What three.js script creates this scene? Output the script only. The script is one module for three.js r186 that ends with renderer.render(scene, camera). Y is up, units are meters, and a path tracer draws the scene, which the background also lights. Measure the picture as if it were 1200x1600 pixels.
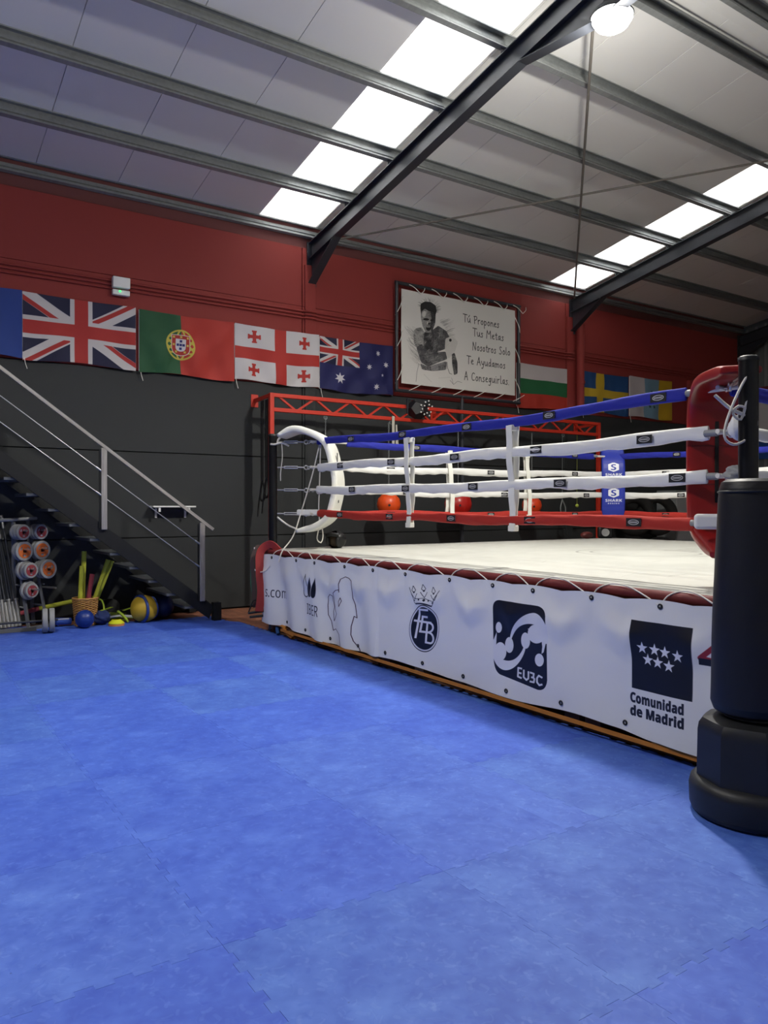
import * as THREE from 'three';
import { mergeGeometries, toCreasedNormals } from 'three/addons/utils/BufferGeometryUtils.js';
import { RoundedBoxGeometry } from 'three/addons/geometries/RoundedBoxGeometry.js';

// ---------------------------------------------------------------- camera, sky, exposure
const scene = new THREE.Scene();
const camera = new THREE.PerspectiveCamera(67.67, 0.75, 0.05, 80);
camera.position.set(0, 1.56, 0);
camera.rotation.order = 'YXZ';
camera.rotation.set(-0.005685, -0.5872, 0);
scene.background = new THREE.Color(1, 1, 0.985);          // overcast sky, seen only through the roof lights
scene.backgroundIntensity = 6.0;
const renderer = new THREE.WebGLRenderer();
renderer.toneMapping = THREE.LinearToneMapping;
renderer.toneMappingExposure = 1.42;
renderer.shadowMap.enabled = true;

// the round high-bay lamps under the ridge; the first is in view, the second is unseen, added one bay to the left to fill apron and floor
const LAMPS = [[6.1, 6.44, -5.08, 62], [-0.1, 6.44, -5.08, 36]];

// ---------------------------------------------------------------- helpers
let seed = 7;
const rnd = () => { seed = (seed * 1664525 + 1013904223) >>> 0; return seed / 4294967296; };
const rr = (a, b) => a + (b - a) * rnd();
const V = (x, y, z) => new THREE.Vector3(x, y, z);
const used = {};
function numbered(n) { used[n] = (used[n] ?? -1) + 1; return used[n] ? n + '_' + String(used[n]).padStart(3, '0') : n; }
function mat(color, roughness = 0.7, extra = {}) { return new THREE.MeshStandardMaterial({ color, roughness, metalness: 0, ...extra }); }
function part(name, geo, m, parent) {
  const o = new THREE.Mesh(geo, m); o.name = name; o.castShadow = o.receiveShadow = true; parent.add(o); return o;
}
function thing(name, label, category, pos = [0, 0, 0], turn = 0, group) {
  const o = new THREE.Group(); o.name = numbered(name); o.position.set(...pos); o.rotation.y = turn;
  o.userData = { label, category }; if (group) o.userData.group = group; scene.add(o); return o;
}
function single(name, label, category, geo, m, pos = [0, 0, 0], group) {
  const o = part(numbered(name), geo, m, scene); o.position.set(...pos);
  o.userData = { label, category }; if (group) o.userData.group = group; return o;
}
function structure(name, label) {
  const o = new THREE.Group(); o.name = name; o.userData = { kind: 'structure', label, category: name.split('_')[0] }; scene.add(o); return o;
}
function box(w, h, d, x = 0, y = 0, z = 0) { const g = new THREE.BoxGeometry(w, h, d); g.translate(x, y, z); return g; }
function rbox(w, h, d, r, x = 0, y = 0, z = 0, s = 2) { const g = new RoundedBoxGeometry(w, h, d, s, r); g.translate(x, y, z); return g; }
function rod(a, b, r, r2 = r, seg = 10) {
  const d = b.clone().sub(a), g = new THREE.CylinderGeometry(r2, r, d.length(), seg);
  g.applyQuaternion(new THREE.Quaternion().setFromUnitVectors(V(0, 1, 0), d.clone().normalize()));
  g.translate((a.x + b.x) / 2, (a.y + b.y) / 2, (a.z + b.z) / 2); return g;
}
function bar(a, b, w, h) {   // square bar between two points, w across, h in the vertical plane
  const d = b.clone().sub(a), L = d.length(), g = new THREE.BoxGeometry(w, h, L);
  g.applyMatrix4(new THREE.Matrix4().lookAt(a, b, V(0, 1, 0))); g.translate((a.x + b.x) / 2, (a.y + b.y) / 2, (a.z + b.z) / 2); return g;
}
function tube(pts, r, n = 24, seg = 8, closed = false) { return new THREE.TubeGeometry(new THREE.CatmullRomCurve3(pts, closed), n, r, seg, closed); }
function lathe(pts, seg = 32) { return new THREE.LatheGeometry(pts.map(p => new THREE.Vector2(p[0], p[1])), seg); }
function join(list) { return mergeGeometries(list.map(g => { const h = g.index ? g.toNonIndexed() : g.clone(); for (const k of Object.keys(h.attributes)) if (!['position', 'normal', 'uv'].includes(k)) h.deleteAttribute(k); return h; })); }
function canvas(w, h, draw) {
  const c = document.createElement('canvas'); c.width = w; c.height = h; const x = c.getContext('2d'); draw(x, w, h);
  const t = new THREE.CanvasTexture(c); t.colorSpace = THREE.SRGBColorSpace; t.wrapS = t.wrapT = THREE.RepeatWrapping; t.anisotropy = 8; return t;
}
// tiling value noise
function makeNoise(n, s0) {
  const g = new Float32Array(n * n); let s = s0; for (let i = 0; i < n * n; i++) { s = (s * 1664525 + 1013904223) >>> 0; g[i] = s / 4294967296; }
  return (x, y) => { const xi = Math.floor(x), yi = Math.floor(y); let fx = x - xi, fy = y - yi; fx = fx * fx * (3 - 2 * fx); fy = fy * fy * (3 - 2 * fy);
    const w = (a, b) => g[(((b % n) + n) % n) * n + ((a % n) + n) % n];
    return (w(xi, yi) * (1 - fx) + w(xi + 1, yi) * fx) * (1 - fy) + (w(xi, yi + 1) * (1 - fx) + w(xi + 1, yi + 1) * fx) * fy; };
}
const N1 = makeNoise(64, 11), N2 = makeNoise(64, 23);
function fbm(x, y, o = 4) { let a = 0, k = 0.5, t = 0; for (let i = 0; i < o; i++) { a += k * N1(x, y); t += k; k *= 0.5; x *= 2; y *= 2; } return a / t; }
function noiseMap(size, f, srgb = true, wrap = true) {   // f(u,v)->[r,g,b] 0..255
  const d = new Uint8Array(size * size * 4);
  for (let j = 0; j < size; j++) for (let i = 0; i < size; i++) { const c = f(i / size, j / size), k = (j * size + i) * 4; d[k] = c[0]; d[k + 1] = c[1]; d[k + 2] = c[2]; d[k + 3] = 255; }
  const t = new THREE.DataTexture(d, size, size); t.magFilter = THREE.LinearFilter; t.minFilter = THREE.LinearMipmapLinearFilter; t.generateMipmaps = true;
  if (srgb) t.colorSpace = THREE.SRGBColorSpace; if (wrap) t.wrapS = t.wrapT = THREE.RepeatWrapping; t.needsUpdate = true; return t;
}
function uvMetres(g, ax = 'x', ay = 'y', s = 1, ox = 0, oy = 0) {
  const p = g.attributes.position, k = { x: 'getX', y: 'getY', z: 'getZ' }, uv = new Float32Array(p.count * 2);
  for (let i = 0; i < p.count; i++) { uv[2 * i] = p[k[ax]](i) * s + ox; uv[2 * i + 1] = p[k[ay]](i) * s + oy; }
  g.setAttribute('uv', new THREE.BufferAttribute(uv, 2)); return g;
}
const plaster = noiseMap(256, (u, v) => { const n = 200 + 40 * (fbm(u * 16, v * 16) - 0.5) + 24 * (N2(u * 64, v * 64) - 0.5); return [n, n, n]; }, false);
const leatherBump = noiseMap(256, (u, v) => { const n = 128 + 90 * (N2(u * 64, v * 64) - 0.5) + 90 * (N1(u * 32, v * 32) - 0.5); return [n, n, n]; }, false);

// ---------------------------------------------------------------- materials
const M = {
  red: mat('#8a2f2a', 0.75, { bumpMap: plaster, bumpScale: 0.002 }),
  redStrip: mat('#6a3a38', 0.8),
  black: mat('#2a2d2e', 0.75, { bumpMap: plaster, bumpScale: 0.002 }),
  seam: mat('#0c0d0d', 0.9),
  roof: mat('#dededb', 0.6),
  roofEdge: mat('#8a8986', 0.8),
  zinc: new THREE.MeshStandardMaterial({ color: '#a9aeae', roughness: 0.5, metalness: 0.4, map: noiseMap(256, (u, v) => { const n = 215 + 34 * (fbm(u * 4, v * 16) - 0.5) + 16 * (N2(u * 64, v * 64) - 0.5); return [n, n, n]; }) }),
  steelBlack: mat('#34373d', 0.36, { metalness: 0.1 }),
  brace: mat('#6d6963', 0.6),
  sky: new THREE.MeshPhysicalMaterial({ color: '#ffffff', roughness: 1, transmission: 0.6, thickness: 0, side: THREE.DoubleSide }),
  redFrame: mat('#c0301c', 0.5),
  chrome: new THREE.MeshStandardMaterial({ color: '#c9c9c6', roughness: 0.28, metalness: 0.9 }),
  steel: new THREE.MeshStandardMaterial({ color: '#f0efeb', roughness: 0.33, metalness: 0.7, map: noiseMap(128, (u, v) => { const n = 205 + 70 * (fbm(u * 4, v * 4) - 0.5); return [n, n - 3, n - 6]; }) }),
  stair: mat('#111314', 0.55, { metalness: 0.2 }),
  tread: mat('#63676a', 0.5, { metalness: 0.4 }),
  whitePad: mat('#e9e9e0', 0.55), redPad: mat('#8f1717', 0.34), bluePad: mat('#2233a0', 0.45),
  whiteCloth: mat('#e6e6e2', 0.7), blueCloth: mat('#1c2596', 0.8), redCloth: mat('#a8271d', 0.8),
  cord: mat('#e4e0d6', 0.8), vinylBlack: mat('#101114', 0.5, { bumpMap: leatherBump, bumpScale: 0.0012 }),
  plasticBlack: mat('#191b1e', 0.5), rubber: mat('#1a1a1a', 0.85), darkRed: mat('#6d1f20', 0.6), postBlack: mat('#0d0e10', 0.3),
  wood: mat('#b98a55', 0.75), woodDark: mat('#6d4a33', 0.85), white: mat('#e6e6e2', 0.5), navy: mat('#10131f', 0.6),
};

// ---------------------------------------------------------------- building shell
const XL = -6.6, XR = 18.62, ZB = -11.22, ZF = 1.02, RIDGE = -5.1, SL = 0.175;
const roofY = z => 6.21 + SL * ((z < RIDGE ? z : 2 * RIDGE - z) + 11.22);    // underside of the roof sheets
const wallBack = structure('wall_back', 'long wall of black and red painted concrete panels');
part('backing', box(XR - XL + 0.4, 6.6, 0.2, (XL + XR) / 2, 3.2, ZB - 0.16), M.seam, wallBack);
{
  const xs = [XL, -0.35, 5.85, 12.03, XR], ys = [[0, 1.12, 0], [1.12, 2.37, 0], [2.37, 3.55, 0], [3.55, 4.87, 1], [4.87, 5.84, 1]];
  for (let i = 0; i + 1 < xs.length; i++) for (const [y0, y1, r] of ys) {
    const w = xs[i + 1] - xs[i] - 0.012, h = y1 - y0 - (y1 > 5 || y0 === 3.55 ? 0.004 : 0.012);
    part('wall_panel', uvMetres(rbox(w, h, 0.1, 0.006, (xs[i] + xs[i + 1]) / 2, (y0 + y1) / 2, ZB - 0.05, 1), 'x', 'y', 0.7), r ? M.red : M.black, wallBack);
  }
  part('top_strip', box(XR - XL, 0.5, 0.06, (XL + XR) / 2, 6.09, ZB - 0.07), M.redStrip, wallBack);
}
const wallFront = structure('wall_front', 'grey wall behind the viewer');
part('wall_panel', box(XR - XL + 0.4, 6.6, 0.2, (XL + XR) / 2, 3.2, ZF + 0.1), mat('#8b8c8b', 0.85), wallFront);
const gable = (x, m, parent) => {
  const s = new THREE.Shape([[ZB - 0.3, 0], [ZF + 0.2, 0], [ZF + 0.2, 6.2], [RIDGE, 7.45], [ZB - 0.3, 6.2]].map(p => new THREE.Vector2(-p[0], p[1])));
  const g = new THREE.ExtrudeGeometry(s, { depth: 0.2, bevelEnabled: false }); g.rotateY(Math.PI / 2); g.translate(x, 0, 0); return part('wall_panel', g, m, parent);
};
const wallLeft = structure('wall_left', 'grey gable wall outside the picture on the left');
gable(XL - 0.2, mat('#8b8c8b', 0.85), wallLeft);
const wallRight = structure('wall_right', 'far gable wall of grey ribbed metal sheet');
gable(XR + 0.03, mat('#6f7476', 0.6, { metalness: 0.2 }), wallRight);
for (let z = ZB + 0.05; z < -5; z += 0.25) part('sheet_rib', box(0.04, 6.1 + (z - ZB) * SL, 0.07, XR + 0.01, 3.05 + (z - ZB) * SL / 2, z), M.zinc, wallRight);
part('wall_rail', box(0.06, 0.1, 12, XR - 0.03, 4.55, -5.2), M.darkRed, wallRight);

// roof sheets and translucent roof lights
const ceiling = structure('ceiling', 'pitched roof of pale insulated sheets');
const PITCH = 1.0817, X0 = 5.06, ANG = Math.atan(SL);
{
  const L = (RIDGE - ZB + 0.3) / Math.cos(ANG);
  const sheet = t => { const g = new RoundedBoxGeometry(PITCH - 0.006, t, L, 1, Math.min(0.004, t / 3)); g.translate(0, t / 2, 0); g.rotateX(-ANG); return g; };
  const gs = sheet(0.06), gl = sheet(0.012); gl.translate(0, 0.03, 0);
  const zm = (RIDGE + ZB - 0.3) / 2, ym = roofY(zm); let w = 0;
  for (let k = -11; k <= 12; k++) {
    const light = k === 0 || k === 6 || k === -6, x = X0 + (k + 0.5) * PITCH;
    for (const back of [1, 0]) {
      let o;
      if (light) {
        const st = structure('window_' + (++w), 'translucent white roof light strip');
        o = part('pane', gl, M.sky, st);
        for (const s of [-1, 1]) { const e = part('frame', rbox(0.03, 0.03, L, 0.004), M.white, st); e.position.set(x + s * (PITCH / 2 - 0.012), ym + 0.02, back ? zm : 2 * RIDGE - zm); e.rotation.x = back ? -ANG : ANG; }
      } else o = part('roof_panel', gs, M.roof, ceiling);
      o.position.set(x, ym, back ? zm : 2 * RIDGE - zm); if (!back) o.rotation.y = Math.PI;
    }
  }
  const cap = (k0, k1) => { const x0 = X0 + k0 * PITCH + 0.01, x1 = X0 + k1 * PITCH - 0.01; for (const s of [1, -1]) { const g = box(x1 - x0, 0.03, L, 0, 0.12, 0); g.rotateX(-ANG * s); g.translate((x0 + x1) / 2, ym, s > 0 ? zm : 2 * RIDGE - zm); part('outer_sheet', g, M.roofEdge, ceiling); } };
  cap(-11, -6); cap(-5, 0); cap(1, 6); cap(7, 13);
  part('ridge_cap', box(XR - XL + 0.5, 0.02, 0.34, (XL + XR) / 2, roofY(RIDGE) - 0.01, RIDGE), M.roof, ceiling);
  part('eave_closer', box(XR - XL + 0.4, 0.5, 0.1, (XL + XR) / 2, 6.45, ZB - 0.3), M.roofEdge, ceiling);
  part('eave_closer', box(XR - XL + 0.4, 0.6, 0.1, (XL + XR) / 2, 6.4, ZF + 0.15), M.roofEdge, ceiling);
}
// purlins: cold-formed zinc sections with a stiffening groove, each one long member along the building
{
  const w = 0.07, h = 0.2, t = 0.004;
  const out = [[0, 0], [w, 0], [w, 0.02], [w - t, 0.02], [w - t, t], [t, t], [t, 0.075], [0.018, 0.085], [0.018, 0.12], [t, 0.13], [t, h - t], [w - t, h - t], [w - t, h - 0.02], [w, h - 0.02], [w, h], [0, h], [0, 0.132], [0.013, 0.122], [0.013, 0.083], [0, 0.073]];
  const s = new THREE.Shape(out.map(p => new THREE.Vector2(0.07 - p[0], p[1])));
  const g0 = new THREE.ExtrudeGeometry(s, { depth: XR - XL, bevelEnabled: false }); g0.rotateY(Math.PI / 2); g0.translate(XL, 0, 0);  // section x -> -z; the open side looks into the hall
  uvMetres(g0, 'x', 'y', 0.6);
  const zs = [-11.17, -10.02, -8.85, -7.69, -6.53, -5.37];
  const nth = ['lowest purlin, against the red wall', 'second purlin up from the red wall', 'third purlin up from the red wall', 'fourth purlin up from the red wall', 'fifth purlin up from the red wall', 'purlin just below the ridge on the flag wall side'];
  zs.forEach((z, i) => { const o = single('roof_purlin', 'zinc ' + nth[i], 'purlin', g0, M.zinc, [0, roofY(z) - 0.2, z], 'purlins of the roof slope'); o.rotation.x = -ANG; });
  for (const z of [-4.82, -3.67, -2.5, -1.3, -0.1, 0.9]) { const o = single('roof_purlin', z < -4.5 ? 'zinc purlin just past the ridge, at top right corner' : ['second', 'third', 'fourth', 'fifth', 'last'][Math.round((z + 3.67) / 1.17)] + ' zinc purlin past the ridge, counted from it', 'purlin', g0, M.zinc, [0, roofY(z) - 0.2, z], 'purlins of the roof slope'); o.rotation.x = ANG; }
}
// rafters with haunches
function rafter(x, label) {
  const t = thing('roof_rafter', label, 'rafter', [x, 0, 0], 0, 'black steel rafters');
  const top = z => roofY(z) - 0.2 - 0.09, dp = 0.27, W = 0.14;
  for (const s of [1, -1]) {
    const m = z => s > 0 ? z : 2 * RIDGE - z;
    const slab = (off, h, w) => bar(V(0, top(ZB) - off, m(ZB + 0.02)), V(0, top(RIDGE) - off, m(RIDGE)), w, h);
    part('top_flange', slab(0.006, 0.012, W), M.steelBlack, t);
    part('web', slab(dp / 2, dp - 0.01, 0.009), M.steelBlack, t);
    part('bottom_flange', slab(dp - 0.006, 0.012, W), M.steelBlack, t);
    // eave haunch and ridge haunch
    for (const [za, da, zb, db] of [[ZB + 0.02, 0.66, ZB + 0.85, dp], [RIDGE, 0.6, -6.25, dp]]) {
      const sh = new THREE.Shape([[za, top(za) - dp + 0.02], [zb, top(zb) - db], [za, top(za) - da]].map(p => new THREE.Vector2(p[0], p[1])));
      const g = new THREE.ExtrudeGeometry(sh, { depth: 0.009, bevelEnabled: false }); g.rotateY(-Math.PI / 2); g.translate(0.0045, 0, 0); if (s < 0) { g.rotateY(Math.PI); g.translate(0, 0, 2 * RIDGE); }
      part('haunch_web', g, M.steelBlack, t);
      part('haunch_flange', bar(V(0, top(za) - da, m(za)), V(0, top(zb) - db, m(zb)), W, 0.012), M.steelBlack, t);
    }
    part('end_plate', box(W + 0.03, 0.72, 0.02, 0, top(ZB) - 0.34, m(ZB + 0.01)), M.steelBlack, t);
    for (const z of [-10.02, -8.85, -7.69, -6.53]) part('cleat', box(0.1, 0.1, 0.008, 0, top(z) + 0.045, m(z - 0.03)), M.steelBlack, t);
  }
}
rafter(-0.18, 'black steel rafter above the viewer, left of the picture');
rafter(6.02, 'black steel rafter meeting the wall above the flags, crossing the picture');
rafter(12.22, 'black steel rafter meeting the wall right of the boxer banner');
rafter(18.35, 'black steel rafter in the far right corner');
// red columns and pipe on the wall
{
  const t = (x, w, label) => { const o = thing('wall_column', label, 'column', [x, 0, ZB]); part('lower_shaft', rbox(w, 3.54, 0.03, 0.006, 0, 1.775, 0.015), M.black, o); part('upper_shaft', rbox(w, 2.0, 0.03, 0.006, 0, 4.56, 0.015), M.red, o); return o; };
  t(5.99, 0.2, 'flush wall column under the first rafter'); t(12.14, 0.18, 'flush red wall column beside the round pipe');
  single('wall_pipe', 'round red painted pipe on wall between Bulgarian and Swedish flags', 'pipe', join([new THREE.CylinderGeometry(0.085, 0.085, 2.0, 20).translate(12.37, 4.55, ZB + 0.1), new THREE.CylinderGeometry(0.1, 0.1, 0.06, 20).translate(12.37, 4.2, ZB + 0.1)]), M.red);
  single('wall_box', 'slim red upright casing right of the striped flag', 'casing', rbox(0.3, 1.0, 0.08, 0.01, 16.3, 4.1, ZB + 0.045), M.red);
}
// conduits in three runs
for (let i = 0; i < 3; i++) {
  const y = 4.79 - i * 0.055, g = [];
  for (const [a, b] of [[XL + 0.2, 5.88], [6.1, 12.02], [12.48, XR - 0.1]]) g.push(rod(V(a, y, ZB + 0.016), V(b, y, ZB + 0.016), 0.016));
  g.push(tube([V(5.86, y, ZB + 0.016), V(5.9, y, ZB + 0.05), V(6.06, y, ZB + 0.05), V(6.12, y, ZB + 0.016)], 0.016, 12), tube([V(12.0, y, ZB + 0.016), V(12.05, y, ZB + 0.05), V(12.24, y, ZB + 0.05)], 0.016, 12));
  const c = single('wall_conduit', ['uppermost', 'middle', 'lowest'][i] + ' of three red painted conduits along wall above flags', 'conduit', join(g), M.red, [0, 0, 0], 'conduits above the flags');
}
// wind bracing rods in the roof bay
single('brace_rod', 'thin diagonal bracing rod rising to the right under the purlins', 'rod', rod(V(6.1, 5.93, -11.12), V(12.15, roofY(-5.4) - 0.31, -5.4), 0.016), M.brace, [0, 0, 0], 'roof bracing rods');
single('brace_rod', 'thin bracing rod running up from second rafter to the lamp', 'rod', rod(V(12.14, 5.93, -11.08), V(6.12, roofY(-5.3) - 0.31, -5.3), 0.018), M.brace, [0, 0, 0], 'roof bracing rods');
single('cable_line', 'grey cable clipped along the purlin below the ridge', 'cable', rod(V(6.3, roofY(-5.37) - 0.08, -5.34), V(XR - 0.1, roofY(-5.37) - 0.08, -5.34), 0.012), M.zinc);

// lamps
function lamp([x, y, z, power], label) {
  const t = thing('high_bay_lamp', label, 'lamp', [x, y, z], 0, 'round high-bay lamps');
  part('housing', lathe([[0.0, 0.16], [0.09, 0.16], [0.1, 0.1], [0.18, 0.05], [0.212, 0.0], [0.205, -0.01], [0.0, -0.004]], 36), M.plasticBlack, t);
  part('lens', lathe([[0.0, -0.15], [0.09, -0.138], [0.16, -0.095], [0.198, -0.035], [0.204, -0.008]], 36), new THREE.MeshStandardMaterial({ color: '#ffffff', emissive: '#ffffff', emissiveIntensity: 4, roughness: 0.4 }), t);
  part('hanger', join([rod(V(0, 0.15, 0), V(0, 0.28, 0), 0.008), new THREE.TorusGeometry(0.03, 0.006, 8, 16).translate(0, 0.3, 0)]), M.chrome, t);
  const l = new THREE.SpotLight(0xfffaf0, power, 0, 1.42, 0.35, 2); l.position.set(x, y - 0.19, z); l.target.position.set(x, 0, z); scene.add(l.target); l.castShadow = true; l.shadow.radius = 9; l.shadow.mapSize.set(2048, 2048); l.name = 'lamp_beam'; scene.add(l);
  const d = new THREE.PointLight(0xfffaf0, power * 0.2, 0, 2); d.position.set(x, y - 0.21, z); d.castShadow = true; d.shadow.radius = 4; d.name = 'lamp_spill'; scene.add(d);   // sideways spill of the domed lens
}
lamp(LAMPS[0], 'round glowing high-bay lamp hung below the ridge');
lamp(LAMPS[1], 'unseen round high-bay lamp added above the viewer for front light');

// ---------------------------------------------------------------- floor and puzzle mats
const floor = structure('floor', 'brown sealed floor laid with blue interlocking foam mats');
const brown = noiseMap(256, (u, v) => { const n = 0.85 + 0.3 * (fbm(u * 3, v * 24) - 0.5) + 0.15 * (N2(u * 64, v * 64) - 0.5); return [150 * n, 96 * n, 70 * n]; });
part('slab', uvMetres(box(XR - XL + 0.4, 0.2, ZF - ZB + 0.4, (XL + XR) / 2, -0.118, (ZB + ZF) / 2), 'z', 'x', 0.7), mat('#ffffff', 0.7, { map: brown }), floor);
const matTex = canvas(1024, 1024, (c, w) => {
  const im = c.createImageData(w, w);
  for (let j = 0; j < w; j++) for (let i = 0; i < w; i++) {
    const u = i / w, v = j / w, a = fbm(u * 8, v * 8, 6) - 0.5, b = N2(u * 64, v * 64) - 0.5, e = fbm(u * 32 + 5, v * 32 + 9, 3) - 0.5, k = (j * w + i) * 4;
    const n = a * 0.42 + b * 0.08 + e * 0.3;
    im.data[k] = 66 + 74 * n; im.data[k + 1] = 101 + 80 * n; im.data[k + 2] = 196 + 60 * n; im.data[k + 3] = 255;
  }
  c.putImageData(im, 0, 0); c.lineCap = 'round';
  for (let i = 0; i < 5200; i++) {   // worn dabs and scuffs left by shoes
    const big = i % 5 === 0, x = rnd() * w, y = rnd() * w, a = rnd() * Math.PI, L = big ? rr(14, 46) : rr(3, 20), k = rr(-0.8, 0.8);
    c.strokeStyle = rnd() < 0.55 ? `rgba(128,156,222,${rr(0.03, big ? 0.12 : 0.2)})` : `rgba(38,76,186,${rr(0.03, big ? 0.14 : 0.22)})`; c.lineWidth = big ? rr(0.8, 2.2) : rr(1.5, 8);
    for (const dx of [-w, 0, w]) for (const dy of [-w, 0, w]) { if (x + dx < -60 || x + dx > w + 60 || y + dy < -60 || y + dy > w + 60) continue; c.beginPath(); c.moveTo(x + dx, y + dy); c.quadraticCurveTo(x + dx + Math.cos(a + k) * L / 2, y + dy + Math.sin(a + k) * L / 2, x + dx + Math.cos(a) * L, y + dy + Math.sin(a) * L); c.stroke(); }
  }
  for (let i = 0; i < 60; i++) { c.fillStyle = `rgba(20,30,70,${rr(0.2, 0.6)})`; c.beginPath(); c.arc(rnd() * w, rnd() * w, rr(0.5, 1.6), 0, 7); c.fill(); }
});
const matMats = ['#ffffff', '#f2f5ff', '#e9effe', '#fafff8'].map(c => mat(c, 0.62, { map: matTex, bumpMap: leatherBump, bumpScale: 0.0006 }));
const depth = 0.013;
function matGeo(x0, z0, x1, z1, cut, ou, ov) {
  // square-wave edges shared by neighbours: near edge z1 and right edge x1 use the same wave as the far edge and left edge
  const p = [], n = 16, lx = x1 - x0, lz = z1 - z0, wv = k => (k === 0 || k === n - 1) ? 0 : (k % 2 ? depth : -depth);
  for (let k = 0; k < n; k++) for (const e of [0.01, 0.99]) p.push([x0 + (k + e) / n * lx, z0 + (cut[0] ? 0 : wv(k))]);
  for (let k = 0; k < n; k++) for (const e of [0.01, 0.99]) p.push([x1 + (cut[1] ? 0 : wv(k)), z0 + (k + e) / n * lz]);
  for (let k = n - 1; k >= 0; k--) for (const e of [0.99, 0.01]) p.push([x0 + (k + e) / n * lx, z1 + (cut[2] ? 0 : wv(k))]);
  for (let k = n - 1; k >= 0; k--) for (const e of [0.99, 0.01]) p.push([x0 + (cut[3] ? 0 : wv(k)), z0 + (k + e) / n * lz]);
  const g = new THREE.ExtrudeGeometry(new THREE.Shape(p.map(q => new THREE.Vector2(q[0], -q[1]))), { depth: 0.018, bevelEnabled: false });
  g.rotateX(-Math.PI / 2); g.translate(0, -0.018, 0); return uvMetres(g, 'x', 'z', 0.5, ou, ov);
}
{
  const full = []; for (let i = 0; i < 8; i++) full.push(matGeo(-0.5, -0.4975, 0.5, 0.4975, [0, 0, 0, 0], 0.13 + i * 0.37, i * 0.61));
  const strip = matGeo(-0.5, -0.4975, -0.395, 0.4975, [0, 0, 0, 0], 0.2, 0.4);
  const lay = (g, x, z, k) => { const o = part('mat_tile', g, matMats[k], floor); o.position.set(x, 0, z); o.scale.set(0.9987, 1, 0.9987); return o; };
  let n = 0;
  for (let r = -3; r < 9; r++) for (let c = -6; c < 7; c++) {
    const x = 1.025 + c + 0.5, z = -1.585 - r * 0.995 - 0.4975;
    if (z < -10.3 && c > 1) continue;
    if (c > 2 && r >= 1) continue;
    if (z + 0.5 > ZF + 0.02) continue;
    n = (n * 7 + c * 3 + r * 5 + 900) % 97; lay(full[(n + c + 8) % 8], x, z, (n >> 2) % 4);
  }
  for (let r = 1; r < 8; r++) lay(strip, 4.525, -1.585 - r * 0.995 - 0.4975, r % 4);
  // last row before the brown floor, cut on the slant
  const cutTile = pts => { const g = new THREE.ExtrudeGeometry(new THREE.Shape(pts.map(q => new THREE.Vector2(q[0], -q[1]))), { depth: 0.018, bevelEnabled: false }); g.rotateX(-Math.PI / 2); g.translate(0, -0.018, 0); part('mat_tile', uvMetres(g, 'x', 'z', 0.5, 0.3, 0.7), matMats[2], floor); };
  cutTile([[4.027, -9.56], [4.138, -9.56], [4.138, -9.78], [4.027, -9.92]]);
  cutTile([[3.027, -9.562], [4.023, -9.562], [4.023, -9.93], [3.3, -10.52], [3.027, -10.52]]);
  for (let c = -5; c < 3; c++) cutTile([[c + 0.027, -10.545], [c + 1.023, -10.545], [c + 1.023, c === 2 ? -10.62 : -10.95], [c + 0.027, c === 2 ? -10.8 : -10.95]]);
}

// ---------------------------------------------------------------- flags
function star(c, x, y, r, n = 5, inner = 0.4, rot = -Math.PI / 2) { c.beginPath(); for (let i = 0; i < n * 2; i++) { const a = rot + i * Math.PI / n, q = i % 2 ? r * inner : r; c.lineTo(x + Math.cos(a) * q, y + Math.sin(a) * q); } c.closePath(); c.fill(); }
function unionJack(c, w, h) {
  c.save(); c.beginPath(); c.rect(0, 0, w, h); c.clip();
  c.fillStyle = '#15163f'; c.fillRect(0, 0, w, h);
  const ln = (a, b, x, y, col, t) => { c.strokeStyle = col; c.lineWidth = t; c.beginPath(); c.moveTo(a, b); c.lineTo(x, y); c.stroke(); };
  ln(0, 0, w, h, '#d8d3d3', h * 0.2); ln(0, h, w, 0, '#d8d3d3', h * 0.2);
  const o = h * 0.035; const red = '#b92d2a';
  ln(-o, o * 1.6, w / 2 - o, h / 2 + o * 1.2, red, h * 0.066); ln(w / 2 + o, h / 2 - o * 1.2, w + o, h - o * 1.6, red, h * 0.066);
  ln(0, h + o, w / 2, h / 2 + o * 1.6, red, h * 0.066); ln(w / 2, h / 2 - o * 1.6, w, -o, red, h * 0.066);
  c.fillStyle = '#d8d3d3'; c.fillRect(0, h * 0.335, w, h * 0.33); c.fillRect(w / 2 - h * 0.165, 0, h * 0.33, h);
  c.fillStyle = red; c.fillRect(0, h * 0.4, w, h * 0.2); c.fillRect(w / 2 - h * 0.1, 0, h * 0.2, h);
  c.restore();
}
const FW = 640, FH = 384;
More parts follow.
